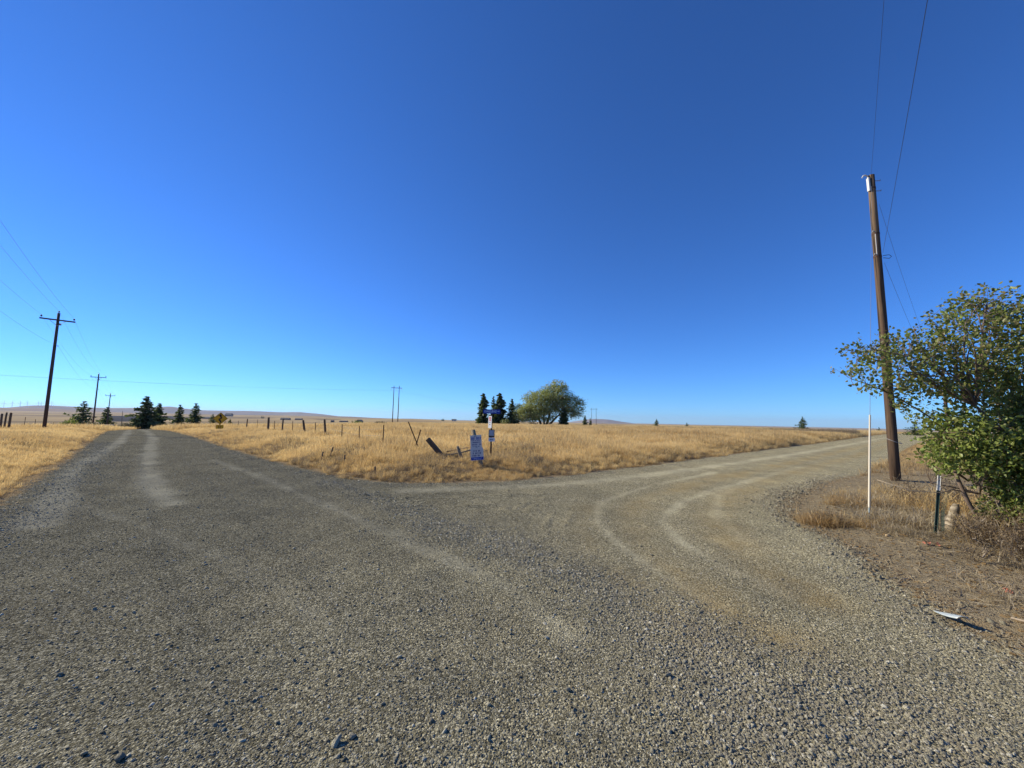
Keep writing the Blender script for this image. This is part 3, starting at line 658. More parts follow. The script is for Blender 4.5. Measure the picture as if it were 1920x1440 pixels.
# ---------------------------------------------------------------- trees and shrubs
def leaves_mesh(name, C, D, size, tint, dry, mat, rng, aspect=.5, fold=.25):
    """folded leaf blades at points C pointing along D"""
    n = len(C); D = D/np.linalg.norm(D, axis=1, keepdims=True); S = np.cross(D, rng.normal(size=(n, 3))); S /= np.linalg.norm(S, axis=1, keepdims=True)+1e-9; Nn = np.cross(S, D)
    L = size[:, None]; W = L*aspect; up = Nn*W*fold*2
    V = np.stack([C, C + D*L*.35 + S*W*.8 + up*.8, C + D*L*.75 + S*W*.55 + up*.5, C + D*L, C + D*L*.75 - S*W*.55 + up*.5, C + D*L*.35 - S*W*.8 + up*.8], 1).reshape(-1, 3)
    b = np.arange(n)*6; Q = np.concatenate([np.stack([b, b+1, b+2, b+3], -1), np.stack([b, b+3, b+4, b+5], -1)])
    return np_mesh(name, V, [Q], mat, dict(tint=('POINT', np.repeat(tint, 6)), dry=('POINT', np.repeat(dry, 6))))
def conifer_meshes(rng, whorls=17, rmax=.30, droop=.25, gap=.12, bare=.04, taper=.85):
    """unit-height conifer: tapered trunk with limbs, drooping needle sprays in whorls"""
    mb = MB(); mb.tube([(0, 0, -.03), (.004, .003, .35), (-.003, .004, .7), (0, 0, .985)], [.022, .017, .010, .002], 7)
    V, Q, T = [], [], []
    for w in range(whorls):
        t = w/(whorls-1); z0 = bare + (.975-bare)*t; R = rmax*((1-t)**taper)*(.8 + .35*rng.random()) + .018; nb = int(rng.integers(6, 9)) if t < .8 else 5
        a0 = rng.uniform(0, 6.283); lop = rng.uniform(0, 6.283)
        for k in range(nb):
            if rng.random() < gap: continue
            az = a0 + 6.283*k/nb + rng.normal(0, .18); L = R*rng.uniform(.6, 1.25)*(1 + .25*math.cos(az - lop)); z = z0 + rng.normal(0, .012); d = np.array([math.cos(az), math.sin(az)])
            rise = (.25*t - droop*(1-t)*.9 + rng.normal(0, .08))
            if t < .75 and rng.random() < .5: mb.tube([(0, 0, z), (d[0]*L*.55, d[1]*L*.55, z + rise*L*.5)], [.005*(1-t)+.0012, .001], 4, False)
            m = max(8, int(30*(L/rmax)))
            for q in range(m):
                f = (q + rng.random())/m; c = np.array([d[0]*L*f, d[1]*L*f, z + rise*L*f - droop*.25*L*f*f]); c += rng.normal(size=3)*np.array([.16, .16, .09])*L*(1.05-.5*f)
                dd = np.array([d[0], d[1], -.15]) + rng.normal(size=3)*.55; dd /= np.linalg.norm(dd); s = np.cross(dd, rng.normal(size=3)); s /= np.linalg.norm(s); ln = .060*rng.uniform(.6, 1.3)*(1.1-.35*t); wd = ln*.42
                i = len(V); V += [c - dd*ln*.4, c + s*wd, c + dd*ln, c - s*wd]; Q.append([i, i+1, i+2, i+3]); T += [rng.random()]*4
    crown = np_mesh("crown", V, [Q], M['needles'], dict(tint=('POINT', T), dry=('POINT', np.zeros(len(T)))))
    return mb.mesh("trunk", M['bark'], True), crown
rt = np.random.default_rng(77)
CONIFERS = [conifer_meshes(rt, 20, .30, .22, .10), conifer_meshes(rt, 18, .25, .28, .22), conifer_meshes(rt, 24, .17, .15, .05, taper=.55), conifer_meshes(rt, 15, .42, .18, .14), conifer_meshes(rt, 12, .5, .1, .15, taper=.7)]
def conifer(kind, x, y, h, w, label, group=None, name="conifer_tree"):
    e = empty(name, (x, y, hz(x, y) - .05), random.uniform(0, 6.28)); tr, cr = CONIFERS[kind]
    for nm, me in (("trunk", tr), ("crown", cr)):
        o = link(bpy.data.objects.new(nm, me), e); o.scale = (h*w, h*w, h)
    tag(e, label, "conifer" if name == "conifer_tree" else "shrub", group)
GL = "conifers where the left road drops away"
conifer(3, -95.0, 85.0, 6.3, 1.1, "wide dark conifer behind the second utility pole", GL)
conifer(1, -118.2, 112.0, 6.9, 1.25, "sparse layered conifer in front of the third utility pole", GL)
conifer(0, -100.4, 105.0, 9.0, 1.38, "tallest dark conifer where the left road disappears", GL)
conifer(0, -101.2, 110.0, 7.4, 1.25, "dark conifer just right of the tallest conifer by the road", GL)
conifer(1, -82.3, 95.0, 5.8, 1.15, "narrow pointed conifer right of the road end, alone", GL)
conifer(1, -72.6, 88.0, 5.6, 1.25, "open-branched conifer between the pointed one and the yellow sign", GL)
conifer(3, -62.3, 80.0, 2.9, .95, "small conifer half hidden behind the yellow warning sign", GL)
conifer(3, -62.3, 85.0, 1.9, .95, "tiny conifer just right of the yellow warning sign", GL)
GC = "conifers beside the big tree"
conifer(2, -8.1, 110.0, 9.3, 1.0, "tall columnar conifer, leftmost behind the street name sign", GC)
conifer(1, -5.4, 113.5, 8.6, .85, "thin ragged conifer between two taller ones behind the street sign", GC)
conifer(2, -3.4, 111.0, 9.5, 1.12, "tall columnar conifer, right one behind the street name sign", GC)
conifer(0, .1, 108.0, 7.6, .95, "pointed dark conifer at the left foot of the big tree", GC)
conifer(2, 14.4, 104.5, 5.0, 1.45, "dark conical conifer under the right side of the big tree", GC)
conifer(0, 23.1, 120.0, 3.7, .95, "small conifer just right of the big spreading tree", GC)
conifer(1, 30.9, 150.0, 3.7, .8, "tiny thin conifer at the foot of the distant twin-pole pylon", GC)
GR = "lone conifers on the field skyline"
conifer(3, 72.0, 190.0, 4.4, .95, "small rounded conifer alone on the skyline right of the pylon", GR)
conifer(4, 110.0, 240.0, 3.2, .8, "smallest dark conifer on the skyline, mid right", GR)
conifer(3, 98.9, 130.0, 5.0, 1.0, "lone bushy conifer on the skyline left of the white guy guard", GR)
conifer(4, 191.9, 200.0, 3.4, .7, "tiny far conifer beyond the right road crest", GR)
conifer(4, 73.7, 70.0, 2.1, 1.5, "low dark conifer beside the right road behind the big pole", GR)

def limb(mb, a, b, r0, r1, rng, wob=.12, n=5, k=6, sag=0.0):
    a, b = np.array(a, float), np.array(b, float); L = np.linalg.norm(b-a); off = rng.normal(size=3)*wob*L
    pts = [a + (b-a)*t + off*math.sin(math.pi*t) + np.array([0, 0, sag*L*math.sin(math.pi*t)]) for t in np.linspace(0, 1, n)]
    mb.tube([tuple(p) for p in pts], list(np.linspace(r0, r1, n)), k, False); return pts
def sample_ellipsoids(ells, n, rng, shell=.55):
    vol = np.array([e[3]*e[4]*e[5]*e[6] for e in ells]); pick = rng.choice(len(ells), n, p=vol/vol.sum()); out = []
    for k in pick:
        e = ells[k]; d = rng.normal(size=3); d /= np.linalg.norm(d); r = rng.uniform(shell**3, 1)**(1/3); out.append(np.array(e[:3]) + d*r*np.array(e[3:6]))
    return np.array(out)
def big_tree():
    rng = np.random.default_rng(8); x0, y0 = 10.0, 108.0; e = empty("spreading_tree", (x0, y0, hz(x0, y0)))
    # (x, y, z, rx, ry, rz, weight) about the trunk foot
    ells = [(2.5,0,8.4,4.2,4.0,4.6,1),(-2.0,0,6.6,5.0,4.2,3.8,1),(6.2,0,5.8,4.2,3.6,3.4,.9),(-5.6,-.5,3.6,3.8,3.2,2.8,1.7),(-1,-1.5,3.2,3.6,2.6,2.2,1.6),(8.0,0,4.4,2.4,2.2,1.8,.8),(3.2,0,11.0,2.2,2,1.8,.7),(-8.2,-.4,2.6,1.6,1.6,1.5,1.0)]
    C = sample_ellipsoids(ells, 1300, rng, .3); C = C[(C[:, 2] > 1.25) & (C[:, 2] < 13.2)]
    mb = MB(); stems = [((-1.4,.2,0), (-2.4,0,3.0), .34), ((-.2,0,0), (.8,0,3.6), .42), ((.35,.3,0), (3.4,.2,3.2), .34), ((-.6,-.2,0), (-.6,-.3,4.4), .30)]
    hubs = []
    for a, b, r in stems:
        limb(mb, a, b, r, r*.62, rng, .08, 5, 8); hubs.append((np.array(b), r*.6))
    sub = []
    for ex in ells:
        t = np.array(ex[:3]); h, r = min(hubs, key=lambda q: np.linalg.norm(q[0]-t)); limb(mb, h, t, r*.8, .10, rng, .10, 6, 6, .08); sub.append(t)
        for _ in range(6):
            q = sample_ellipsoids([ex], 1, rng, .3)[0]*.75 + t*.25; limb(mb, t*.7+h*.3, q, .09, .03, rng, .12, 5, 5); sub.append(q)
    sub = np.array(sub)
    for c in C:
        k = np.argmin(np.linalg.norm(sub - c, axis=1)); limb(mb, sub[k], c, .028, .008, rng, .10, 3, 3)
    mb.build("trunk", M['bark'], e, True)
    per = 28; n = len(C)*per; cc = np.repeat(C, per, 0) + rng.normal(size=(n, 3))*np.array([.50, .50, .30]); D = rng.normal(size=(n, 3)) + np.repeat(C - np.array([1, 0, 5]), per, 0)*.12
    lt = np.clip(.55 - .045*(cc[:, 0]) + rng.normal(0, .25, n), 0, 1); dry = np.clip((np.repeat(rng.random(len(C)), per) - .72)*2.2, 0, .8)  # leaf tint lightens leftward: sunny and shaded side painted into the colour
    link(bpy.data.objects.new("crown", leaves_mesh("crown", cc, D, rng.uniform(.16, .34, n), lt, dry, M['tree_leaf'], rng, .42)), e)
    tag(e, "big spreading pale green tree alone behind the street name sign", "tree")
big_tree()
def small_shrub(name, x, y, w, h, mat, label, n=500, seed=1, leaf=.10, group=None, stems=9):
    rng = np.random.default_rng(seed); e = empty(name, (x, y, hz(x, y)-.02)); mb = MB(); C = sample_ellipsoids([(0, 0, h*.55, w/2, w/2, h*.45, 1)], n, rng, .3)
    for _ in range(stems):
        t = C[rng.integers(len(C))]; limb(mb, (rng.normal()*.05*w, rng.normal()*.05*w, 0), t, .018*h, .005*h, rng, .1, 4, 4)
    mb.build("stem", M['twig'], e)
    link(bpy.data.objects.new("foliage", leaves_mesh("foliage", C, rng.normal(size=(n, 3)) + np.array([0, 0, .4]), rng.uniform(.6, 1.3, n)*leaf, rng.random(n), rng.random(n)*.6, mat, rng, .5)), e)
    tag(e, label, "shrub", group)
M['dry_leaf'] = leaf_mat("dry_shrub_leaf", (.15, .105, .075), (.24, .165, .11), trans=.25)
small_shrub("dry_shrub", -101.5, 101.0, 2.6, 1.7, M['dry_leaf'], "reddish brown dry shrub left of the tallest conifer", 500, 3, .22)
small_shrub("low_shrub", -57.5, 50.0, 1.6, 1.5, M['bush_leaf'], "small ragged green shrub right of the nearest left utility pole", 260, 4, .16)
small_shrub("low_shrub", -53.0, 48.5, 1.5, 1.0, M['dry_leaf'], "low dry shrub between left fence and the wide conifer", 260, 5, .15)
small_shrub("low_shrub", -30.5, 76.0, 2.4, 1.1, M['bush_leaf'], "dark low shrub in the field behind the fence posts", 300, 6, .18)
small_shrub("low_shrub", -22.5, 66.0, 2.2, .95, M['dry_leaf'], "brownish low shrub in the field by the thickest fence post", 300, 7, .18)
small_shrub("low_shrub", -1.6, 106.0, 3.0, 1.9, M['tree_leaf'], "pale sage shrub under the conifers behind the street sign", 420, 9, .2)
small_shrub("low_shrub", 6.0, 107.0, 2.6, .9, M['dry_leaf'], "low brown shrub under the big tree's left side", 260, 10, .18)

def near_bush():
    """the tall broadleaf shrub at the right edge, with a limb reaching left across the utility pole"""
    rng = np.random.default_rng(15); bx, by = 7.0, 5.55; e = empty("broadleaf_shrub", (bx, by, hz(bx, by)-.03))
    # volumes about the foot: x, y, z, rx, ry, rz, weight
    up = [(-1.50,.05,2.52,.66,.6,.46,.95),(-.95,-.05,2.65,.62,.6,.66,1.0),(-.25,-.05,2.75,.70,.65,.74,1.0),(.5,0,2.75,.8,.75,.80,1.0),(1.3,.2,2.5,.8,.8,.9,.8),(-.6,0,2.0,.8,.6,.5,.8),(.2,.1,3.35,.75,.55,.40,.8),(.9,-.3,2.1,.7,.6,.6,1.2),(0,-.2,1.85,.75,.5,.42,1.6),(.75,-.3,1.7,.8,.55,.5,1.4)]
    lo = [(-.62,-.25,1.32,.62,.50,.52,1.5),(-.1,-.45,1.05,.60,.50,.60,1.6),(.5,-.5,1.25,.75,.55,.75,1.4),(1.2,-.2,1.2,.8,.7,.9,1.1),(-.75,-.1,.95,.45,.4,.35,1.0),(.3,-.6,.6,.75,.4,.45,.9),(1.1,-.4,.6,.8,.5,.5,.7)]
    CU = sample_ellipsoids(up, 1180, rng, .15); CL = sample_ellipsoids(lo, 1500, rng, .15); CU = CU[CU[:, 2] > 1.5]; CL = CL[(CL[:, 2] > .16) & ((CL[:, 2] > .95) | (CL[:, 0] > -.30 - .25*(CL[:, 2] > .7)))]
    mb = MB(); hubs = []
    for k in range(11):
        f = np.array([rng.normal(0, .16), rng.normal(0, .14), 0]); t = np.array([rng.uniform(-.75, .9), rng.uniform(-.3, .3), rng.uniform(1.2, 1.9)])
        limb(mb, f, t, rng.uniform(.022, .045), .016, rng, .08, 6, 7); hubs.append(t); hubs.append((f+t)/2)
    hubs = np.array(hubs); sub = list(hubs[::2])
    for ex in up + lo:
        for _ in range(7):
            q = sample_ellipsoids([ex], 1, rng, .2)[0]; h = hubs[np.argmin(np.linalg.norm(hubs - q, axis=1) + .9*(hubs[:, 2] > q[2]))]
            pts = limb(mb, h, q, .013, .005, rng, .07, 6, 5, .06); sub += [pts[2], pts[3], pts[4], pts[5]]
    sub = np.array(sub); tw = []
    for c in np.concatenate([CU, CL]):
        k = np.argmin(np.linalg.norm(sub - c, axis=1)); limb(mb, sub[k], c, .0042, .0018, rng, .06, 4, 3, .03)
    mb.build("branches", M['twig'], e, True)
    def foliage(C, per, size, spread, dry0, tint0):
        n = len(C)*per; out = np.repeat(C, per, 0); dirn = np.repeat(C - np.array([0, 0, 1.2]), per, 0); dirn = dirn/np.linalg.norm(dirn, axis=1, keepdims=True)
        along = rng.uniform(-1, .35, n)[:, None]; cc = out + dirn*along*spread*1.6 + rng.normal(size=(n, 3))*spread*.55; D = rng.normal(size=(n, 3)) + dirn*.5 + np.array([0, 0, -.25])
        return cc, D, rng.uniform(.7, 1.3, n)*size, np.clip(tint0 + rng.normal(0, .25, n), 0, 1), np.clip(dry0 + rng.normal(0, .25, n) + np.repeat(rng.normal(0, .15, len(C)), per), 0, 1)
    parts = [foliage(CU, 15, .050, .08, .33, .5), foliage(CL, 17, .050, .085, .04, .85)]  # upper leaves drier and olive; lower ones tinted brighter, sunlight put into leaf colour
    A = [np.concatenate(q) for q in zip(*parts)]; keep = A[0][:, 2] > .08; A = [q[keep] for q in A]
    link(bpy.data.objects.new("foliage", leaves_mesh("foliage", A[0], A[1], A[2], A[3], A[4], M['bush_leaf'], rng, .42, .2)), e)
    # a few bare bleached branches at its foot
    for _ in range(7):
        mb = MB(); a = np.array([rng.uniform(-.7, .6), rng.uniform(-.7, -.1), rng.uniform(.25, .9)]); b = a + np.array([rng.normal(0, .28), rng.normal(-.1, .12), rng.normal(-.12, .16)]); pts = limb(mb, a, b, .007, .003, rng, .15, 6, 4)
        for _ in range(2): limb(mb, pts[3], pts[3] + rng.normal(size=3)*.14, .003, .0015, rng, .1, 4, 3)
        mb.build("dead_branch", M['dead_twig'], e, True)
    tag(e, "tall leafy green and olive shrub leaning over the pole at the right edge", "shrub")
near_bush()
# understorey of the shrub: dry stems and yellowing leaves close to the ground
small_shrub("undergrowth_shrub", 6.92, 5.2, 1.0, .75, M['bush_leaf'], "low yellow-green undergrowth at the foot of the tall right shrub", 2600, 22, .036, stems=40)
small_shrub("undergrowth_shrub", 6.95, 4.65, 1.2, .6, M['dry_leaf'], "brown dry undergrowth in front of the tall right shrub", 1800, 23, .036, stems=40)

# ---------------------------------------------------------------- utility poles and lines
def utility_pole(x, y, top, label):
    z0 = hz(x, y); e = empty("utility_pole", (x, y, z0)); H = top - z0; u = Vector((.7071, .7071, 0)); up = Vector((0, 0, 1))
    mb = MB(); mb.tube([(0, 0, -.4), (0, 0, H*.4), (0, 0, H-.10)], [.118, .108, .086], 14); mb.build("pole", M['pole_wood'], e, True)
    za = H - .72; off = Vector((.7071, -.7071, 0))*(.135); R = Matrix(((.7071, -.7071, 0), (.7071, .7071, 0), (0, 0, 1)))
    MB().box(Vector((0, 0, za)) + off, (1.98, .09, .11), R).build("crossarm", M['pole_wood'], e)
    for s in (-1, 1):
        MB().tube([u*(s*.45) + off*1.15 + up*(za-.04), off*1.15 + up*(za-.52)], .016, 6).build("brace", M['steel'], e)
    for s in (-.90, .90): 
        b = u*s + off + up*(za+.065); MB().tube([b, b+up*.08, b+up*.10, b+up*.15, b+up*.20, b+up*.24], [.015, .015, .055, .065, .045, .02], 10).build("insulator", M['porcelain'], e, True)
    b = up*(H-.10); MB().tube([b, b+up*.06, b+up*.08, b+up*.13, b+up*.19], [.02, .02, .055, .065, .025], 10).build("insulator", M['porcelain'], e, True)
    b = up*(H-2.9) + u*.16; MB().tube([b - u*.03, b + u*.05], [.035, .035], 8).build("neutral_clevis", M['steel'], e)
    b = up*(H-1.05) + u*.15; MB().box(b, (.10, .10, .16)).build("bracket", M['steel'], e)
    tag(e, label, "utility pole", "utility poles along the left road")
    w = [Vector((x, y, z0)) + q for q in (u*-.90 + off + up*(za+.30), u*.90 + off + up*(za+.30), up*(H+.09), up*(H-2.9) + u*.2)]
    return w
W1 = utility_pole(-38.62, 31.8, 9.94, "nearest wooden utility pole with crossarm in the left verge")
W2 = utility_pole(-74.05, 68.0, 8.36, "second wooden utility pole with crossarm along the left road")
W3 = utility_pole(-113.66, 108.0, 6.78, "farthest wooden crossarm pole, rising behind a conifer")
def wire_span(mb, a, b, sag, r, n=26):
    a, b = Vector(a), Vector(b); mb.tube([a.lerp(b, t) - Vector((0, 0, 4*sag*t*(1-t))) for t in (i/n for i in range(n+1))], r, 4, False)
back = [p + Vector((36.0, -36.6, .45)) for p in W1]; far = [p + Vector((-42, 42, -4.0)) for p in W3]
for k, (nm, lb) in enumerate((("power_line", "conductor wire on the left end of the crossarms, left road"), ("power_line", "conductor wire on the right end of the crossarms, left road"), ("power_line", "conductor wire on the pole tops along the left road"), ("power_line", "lower neutral wire strung below the crossarms, left road"))):
    mb = MB(); ch = [back[k], W1[k], W2[k], W3[k], far[k]]
    for a, b in zip(ch[:-1], ch[1:]): wire_span(mb, a, b, .75 if k < 3 else .9, .0045)
    tag(mb.build(nm, M['wire'], None, True), lb, "power line", "wires of the left pole line")
# thin plain pole far down the left road
z0 = hz(-103, 104); tag(MB().tube([(-105.5, 104, z0-.3), (-105.6, 104, z0+4.9)], [.075, .05], 8).build("bare_pole", M['pole_wood'], None, True), "thin bare pole between sparse conifer and tallest conifer", "pole")

def h_frame(pts, arm, label):
    """two-pole transmission pylon: pts = feet, tops given by height"""
    (x1, y1, t1), (x2, y2, t2) = pts; e = empty("transmission_pylon", ((x1+x2)/2, (y1+y2)/2, hz((x1+x2)/2, (y1+y2)/2))); o = e.location
    d = Vector((x2-x1, y2-y1, 0)).normalized(); ends = []
    for x, y, t in pts:
        mb = MB(); g = hz(x, y)-.3; mb.tube([(x-o.x, y-o.y, g-o.z), (x-o.x, y-o.y, (g+t)/2-o.z), (x-o.x, y-o.y, t-o.z)], [.26, .22, .16], 10); mb.build("pole", M['pole_wood'], e, True)
    za = (t1+t2)/2 - 1.35 - o.z; mid = Vector(((x1+x2)/2-o.x, (y1+y2)/2-o.y, za)); n = Vector((-d.y, d.x, 0))*-.22
    R = Matrix((d, Vector((-d.y, d.x, 0)), Vector((0, 0, 1)))).transposed(); MB().box(mid + n, (arm, .18, .30), R).build("crossarm", M['pole_wood'], e)
    for s in (-1, 0, 1):
        p = mid + n + d*(s*arm*.47); mb = MB(); zz = [0, -.25, -.27, -.5, -.52, -.75, -.77, -1.0, -1.02, -1.3]; mb.tube([p + Vector((0, 0, q)) for q in zz], [.03, .03, .13, .05, .13, .05, .13, .05, .13, .04], 8); mb.build("insulator", M['grey_glass'], e, True); ends.append(o + p + Vector((0, 0, -1.35)))
    tag(e, label, "pylon", "two-pole pylons of the transmission line"); return ends
HA = h_frame(((-68.1, 219.6, 19.4), (-65.35, 220.6, 19.5)), 6.0, "tall near two-pole wooden pylon standing in the middle of the field")
HB = h_frame(((109.1, 521, 18.0), (115.0, 519, 17.8)), 9.5, "distant two-pole wooden pylon right of the big tree")
for k, nm in enumerate(("left", "middle", "right")):
    a = HA[k]; b0 = a + Vector((-185 + 1.5*k, -330, 2.0)); mb = MB(); wire_span(mb, b0, a, 7.5, .011, 60); wire_span(mb, a, HB[k], 8.0, .012, 40); wire_span(mb, HB[k], HB[k] + Vector((170, 300, -4)), 7, .012, 16)
    tag(mb.build("transmission_line", M['wire'], None, True), "long transmission wire on the %s insulator of the two-pole pylons" % nm, "power line", "wires of the transmission line")

# the big bare pole at the right
def right_pole():
    z0 = hz(10.85, 10.92); B = Vector((10.85, 10.92, z0)); T = Vector((10.76, 10.92, 9.13)); e = empty("utility_pole", B); v = T - B; H = v.length
    t = NT("old_pole_wood"); P = t.obj(); f = t.noise(t.scaled(P, 7, 7, .5), 1.4, 5, .65); c = t.mix(t.range(f, .25, .75), (.026, .017, .012), (.150, .092, .054))
    sep = t.new("ShaderNodeSeparateXYZ"); t.set(sep.inputs[0], P); zf = t.math('ADD', t.range(sep.outputs[2], 2.0, 8.5), t.math('MULTIPLY', t.math('SUBTRACT', t.noise(t.scaled(P, 4, 4, .35), 1.2, 3), .5), 1.5)); c = t.mix(t.math('MULTIPLY', t.range(zf, .55, .95), .7), c, (.21, .14, .083))
    g = t.noise(t.scaled(P, 26, 26, .6), 1.0, 3); c = t.mix(t.range(g, .50, .62, 0, .9), c, (.016, .011, .009)); old = t.fin(c, .85, t.bump(g, .012, .8))
    fr = [0, .1, .25, .45, .65, .85, 1.0]; mb = MB(); mb.tube([v*q if q else v*-.05 for q in fr], [.118, .115, .110, .103, .096, .088, .083], 20); mb.build("pole", old, e, True)
    at = lambda z: v*(z/H)
    side = Vector((-.72, -.69, 0)).normalized(); lft = Vector((-.9, .1, 0)).normalized(); rgt = Vector((.75, -.66, 0)).normalized()
    for z in (H-.42, H-1.85, H-2.55):
        MB().tube([at(z-.025), at(z+.025)], [.090+.004*(H-z), .090+.004*(H-z)], 18, False).build("band_clamp", M['rust'], e, True)
    # pale weathered cover hung on the left of the top
    mb = MB(); c = at(H-.30) + lft*.12 + Vector((0, -.04, 0)); mb.box(c, (.045, .07, .42), Matrix.Rotation(-.03, 3, 'Y')); mb.build("cover_box", M['white'], e)
    mb = MB(); p = at(H-.03); mb.tube([p + lft*.05, p + lft*.16 + Vector((0, 0, .05)), p + lft*.21 + Vector((0, 0, .03)), p + lft*.25 + Vector((0, 0, -.03))], [.018, .022, .020, .014], 8); mb.build("hood", M['white'], e, True)
    for z in (H-.18, H-.50): MB().tube([at(z) + Vector((.10, -.02, 0)), at(z) + Vector((.25, -.02, .01)), at(z) + Vector((.25, -.02, .045))], .011, 6).build("bolt", M['steel'], e)
    for z in (H-1.85, H-2.55): MB().tube([at(z) + side*.12 - Vector((.10, 0, 0)), at(z) + side*.22 - Vector((.06, 0, -.03)), at(z) + side*.17 + Vector((0, 0, .0))], .016, 6).build("clamp_bolt", M['steel'], e)
    MB().tube([at(H-1.9) + side*.17, at(H-2.2) + side*.165, at(H-2.56) + side*.17], .013, 6).build("ground_wire", M['steel'], e)
    mb = MB(); z = H-2.55; mb.tube([at(z) + Vector((.12, -.05, .02)), at(z) + Vector((.30, -.05, .05)), at(z) + Vector((.37, -.05, .0)), at(z) + Vector((.30, -.05, -.06)), at(z) + Vector((.12, -.05, -.05))], .008, 6); mb.build("wire_loop", M['cable'], e, True)
    mb = MB(); mb.tube([at(1.15) + Vector((-.19, -.02, .02)), at(1.10) + Vector((-.06, -.19, -.03)), at(1.08) + Vector((.12, -.15, -.05)), at(1.10) + Vector((.19, 0, -.02))], .006, 5); mb.build("wire_wrap", M['steel'], e, True)
    tag(e, "thick dark bare-topped wooden pole standing behind the right shrub", "utility pole")
    return B, T, v, H
PB, PT, PV, PH = right_pole()
pz = lambda z: PB + PV*(z/PH)
# its wires: one pair comes from behind the viewer, one pair goes on along the right road
z0 = hz(51.5, 45.2); e = empty("utility_pole", (51.5, 45.2, z0)); MB().tube([(0, 0, -.3), (0, 0, 5), (0, 0, 9.0)], [.18, .15, .12], 12).build("pole", M['pole_wood'], e, True); MB().tube([(0, 0, 8.4), (-.1, -.1, 8.4)], .05, 8).build("clevis", M['steel'], e)
tag(e, "far plain wooden pole hidden behind the tall right shrub", "utility pole")
def span(name, label, a, b, sag, r, n=30):
    mb = MB(); wire_span(mb, a, b, sag, r, n); tag(mb.build(name, M['cable'], None, True), label, "wire")
span("power_line", "upper wire rising from the bare pole top to the picture's top edge", pz(PH-.05), PB + Vector((-33, -36.5, 9.3)), .85, .0033)
span("power_line", "lower wire rising from the bare pole's clamp, crossing beside its top", pz(PH-2.5) + Vector((.0, -.17, 0)), PB + Vector((-33.4, -37.2, 7.6)), .75, .0042)
span("power_line", "upper thin wire dropping from the bare pole behind the shrub", pz(PH-.95) + Vector((.13, -.05, 0)), Vector((51.5, 45.1, z0+8.4)), 1.5, .0042)
span("power_line", "lower thin wire dropping from the bare pole behind the shrub", pz(PH-2.75) + Vector((.14, -.05, 0)), Vector((51.5, 45.1, z0+7.0)), 1.2, .0042)
# guy wire to its anchor, with the tall plastic guard
A0 = Vector((5.92, 6.45, hz(5.92, 6.45)-.05)); A1 = pz(PH-.42) + Vector((-.12, -.12, 0)); g = empty("guy_wire", A0); dv = A1 - A0; Lg = dv.length
MB().tube([dv*.11, dv*.5 - Vector((0, 0, .02)), dv], .004, 6, False).build("strand", M['wire'], g)
MB().tube([dv*0 - dv.normalized()*.2, dv.normalized()*.36], .008, 8).build("anchor_rod", M['rust'], g)
k0, k1 = .26/Lg*1.0, .205
MB().tube([dv*k0, dv*(k0+.002), dv*k1, dv*(k1+.001)], [.012, .0165, .0145, .009], 12).build("guard", M['cream_pvc'], g, True)
MB().tube([dv*(k0-.008), dv*(k0+.004)], [.010, .012], 10).build("clip", M['grey_glass'], g)
tag(g, "guy wire with tall cream plastic guard on the bare bank", "guy wire")
# ---------------------------------------------------------------- signs
def text_mesh(txt, size, mat, width=None, bold=.0):
    cu = bpy.data.curves.new("lettering", 'FONT'); cu.body = txt; cu.size = size; cu.align_x = 'CENTER'; cu.align_y = 'CENTER'; cu.extrude = .0006; cu.offset = bold
    o = bpy.data.objects.new("lettering", cu); ROOT.objects.link(o); bpy.context.view_layer.update()
    me = bpy.data.meshes.new_from_object(o.evaluated_get(bpy.context.evaluated_depsgraph_get())); ROOT.objects.unlink(o); bpy.data.objects.remove(o)
    me.name = "lettering"; me.materials.clear(); me.materials.append(mat)
    if width:
        co = np.zeros(len(me.vertices)*3, np.float32); me.vertices.foreach_get("co", co); co = co.reshape(-1, 3); s = width/(np.ptp(co[:, 0])+1e-6); co[:, 0] *= s; me.vertices.foreach_set("co", co.ravel()); me.update()
    return me
def strokes(rows, mat, rng, name="lettering"):
    """rows of printed characters too small to read: (centre z, letter height, width, number of letters)"""
    mb = MB()
    for cx, cz, h, w, n in rows:
        pw = w/n
        for k in range(n):
            if n > 5 and rng.random() < .12: continue
            x = cx - w/2 + (k+.5)*pw; q = pw*.76; st = min(h*.27, q*.36)
            mb.plate([(x-q/2, cz-h/2), (x-q/2+st, cz-h/2), (x-q/2+st, cz+h/2), (x-q/2, cz+h/2)], -.0012, 0)
            if rng.random() < .75: mb.plate([(x+q/2-st, cz-h/2), (x+q/2, cz-h/2), (x+q/2, cz+h/2), (x+q/2-st, cz+h/2)], -.0012, 0)
            for zz in rng.choice([-1, 0, 1], 2, replace=False): mb.plate([(x-q/2+st, cz+zz*(h/2-st/2)-st/2), (x+q/2-st, cz+zz*(h/2-st/2)-st/2), (x+q/2-st, cz+zz*(h/2-st/2)+st/2), (x-q/2+st, cz+zz*(h/2-st/2)+st/2)], -.0012, 0)
    return mb.mesh(name, mat)
def print_rows(rows, mat, parent, loc):
    for row in rows: child("lettering", strokes([row], mat, rsig), parent, loc)["kind"] = "stuff"
def child(name, me, parent, loc=(0, 0, 0), rot=(0, 0, 0)):
    o = link(bpy.data.objects.new(name, me), parent); o.location = loc; o.rotation_euler = rot; return o
rsig = np.random.default_rng(3)
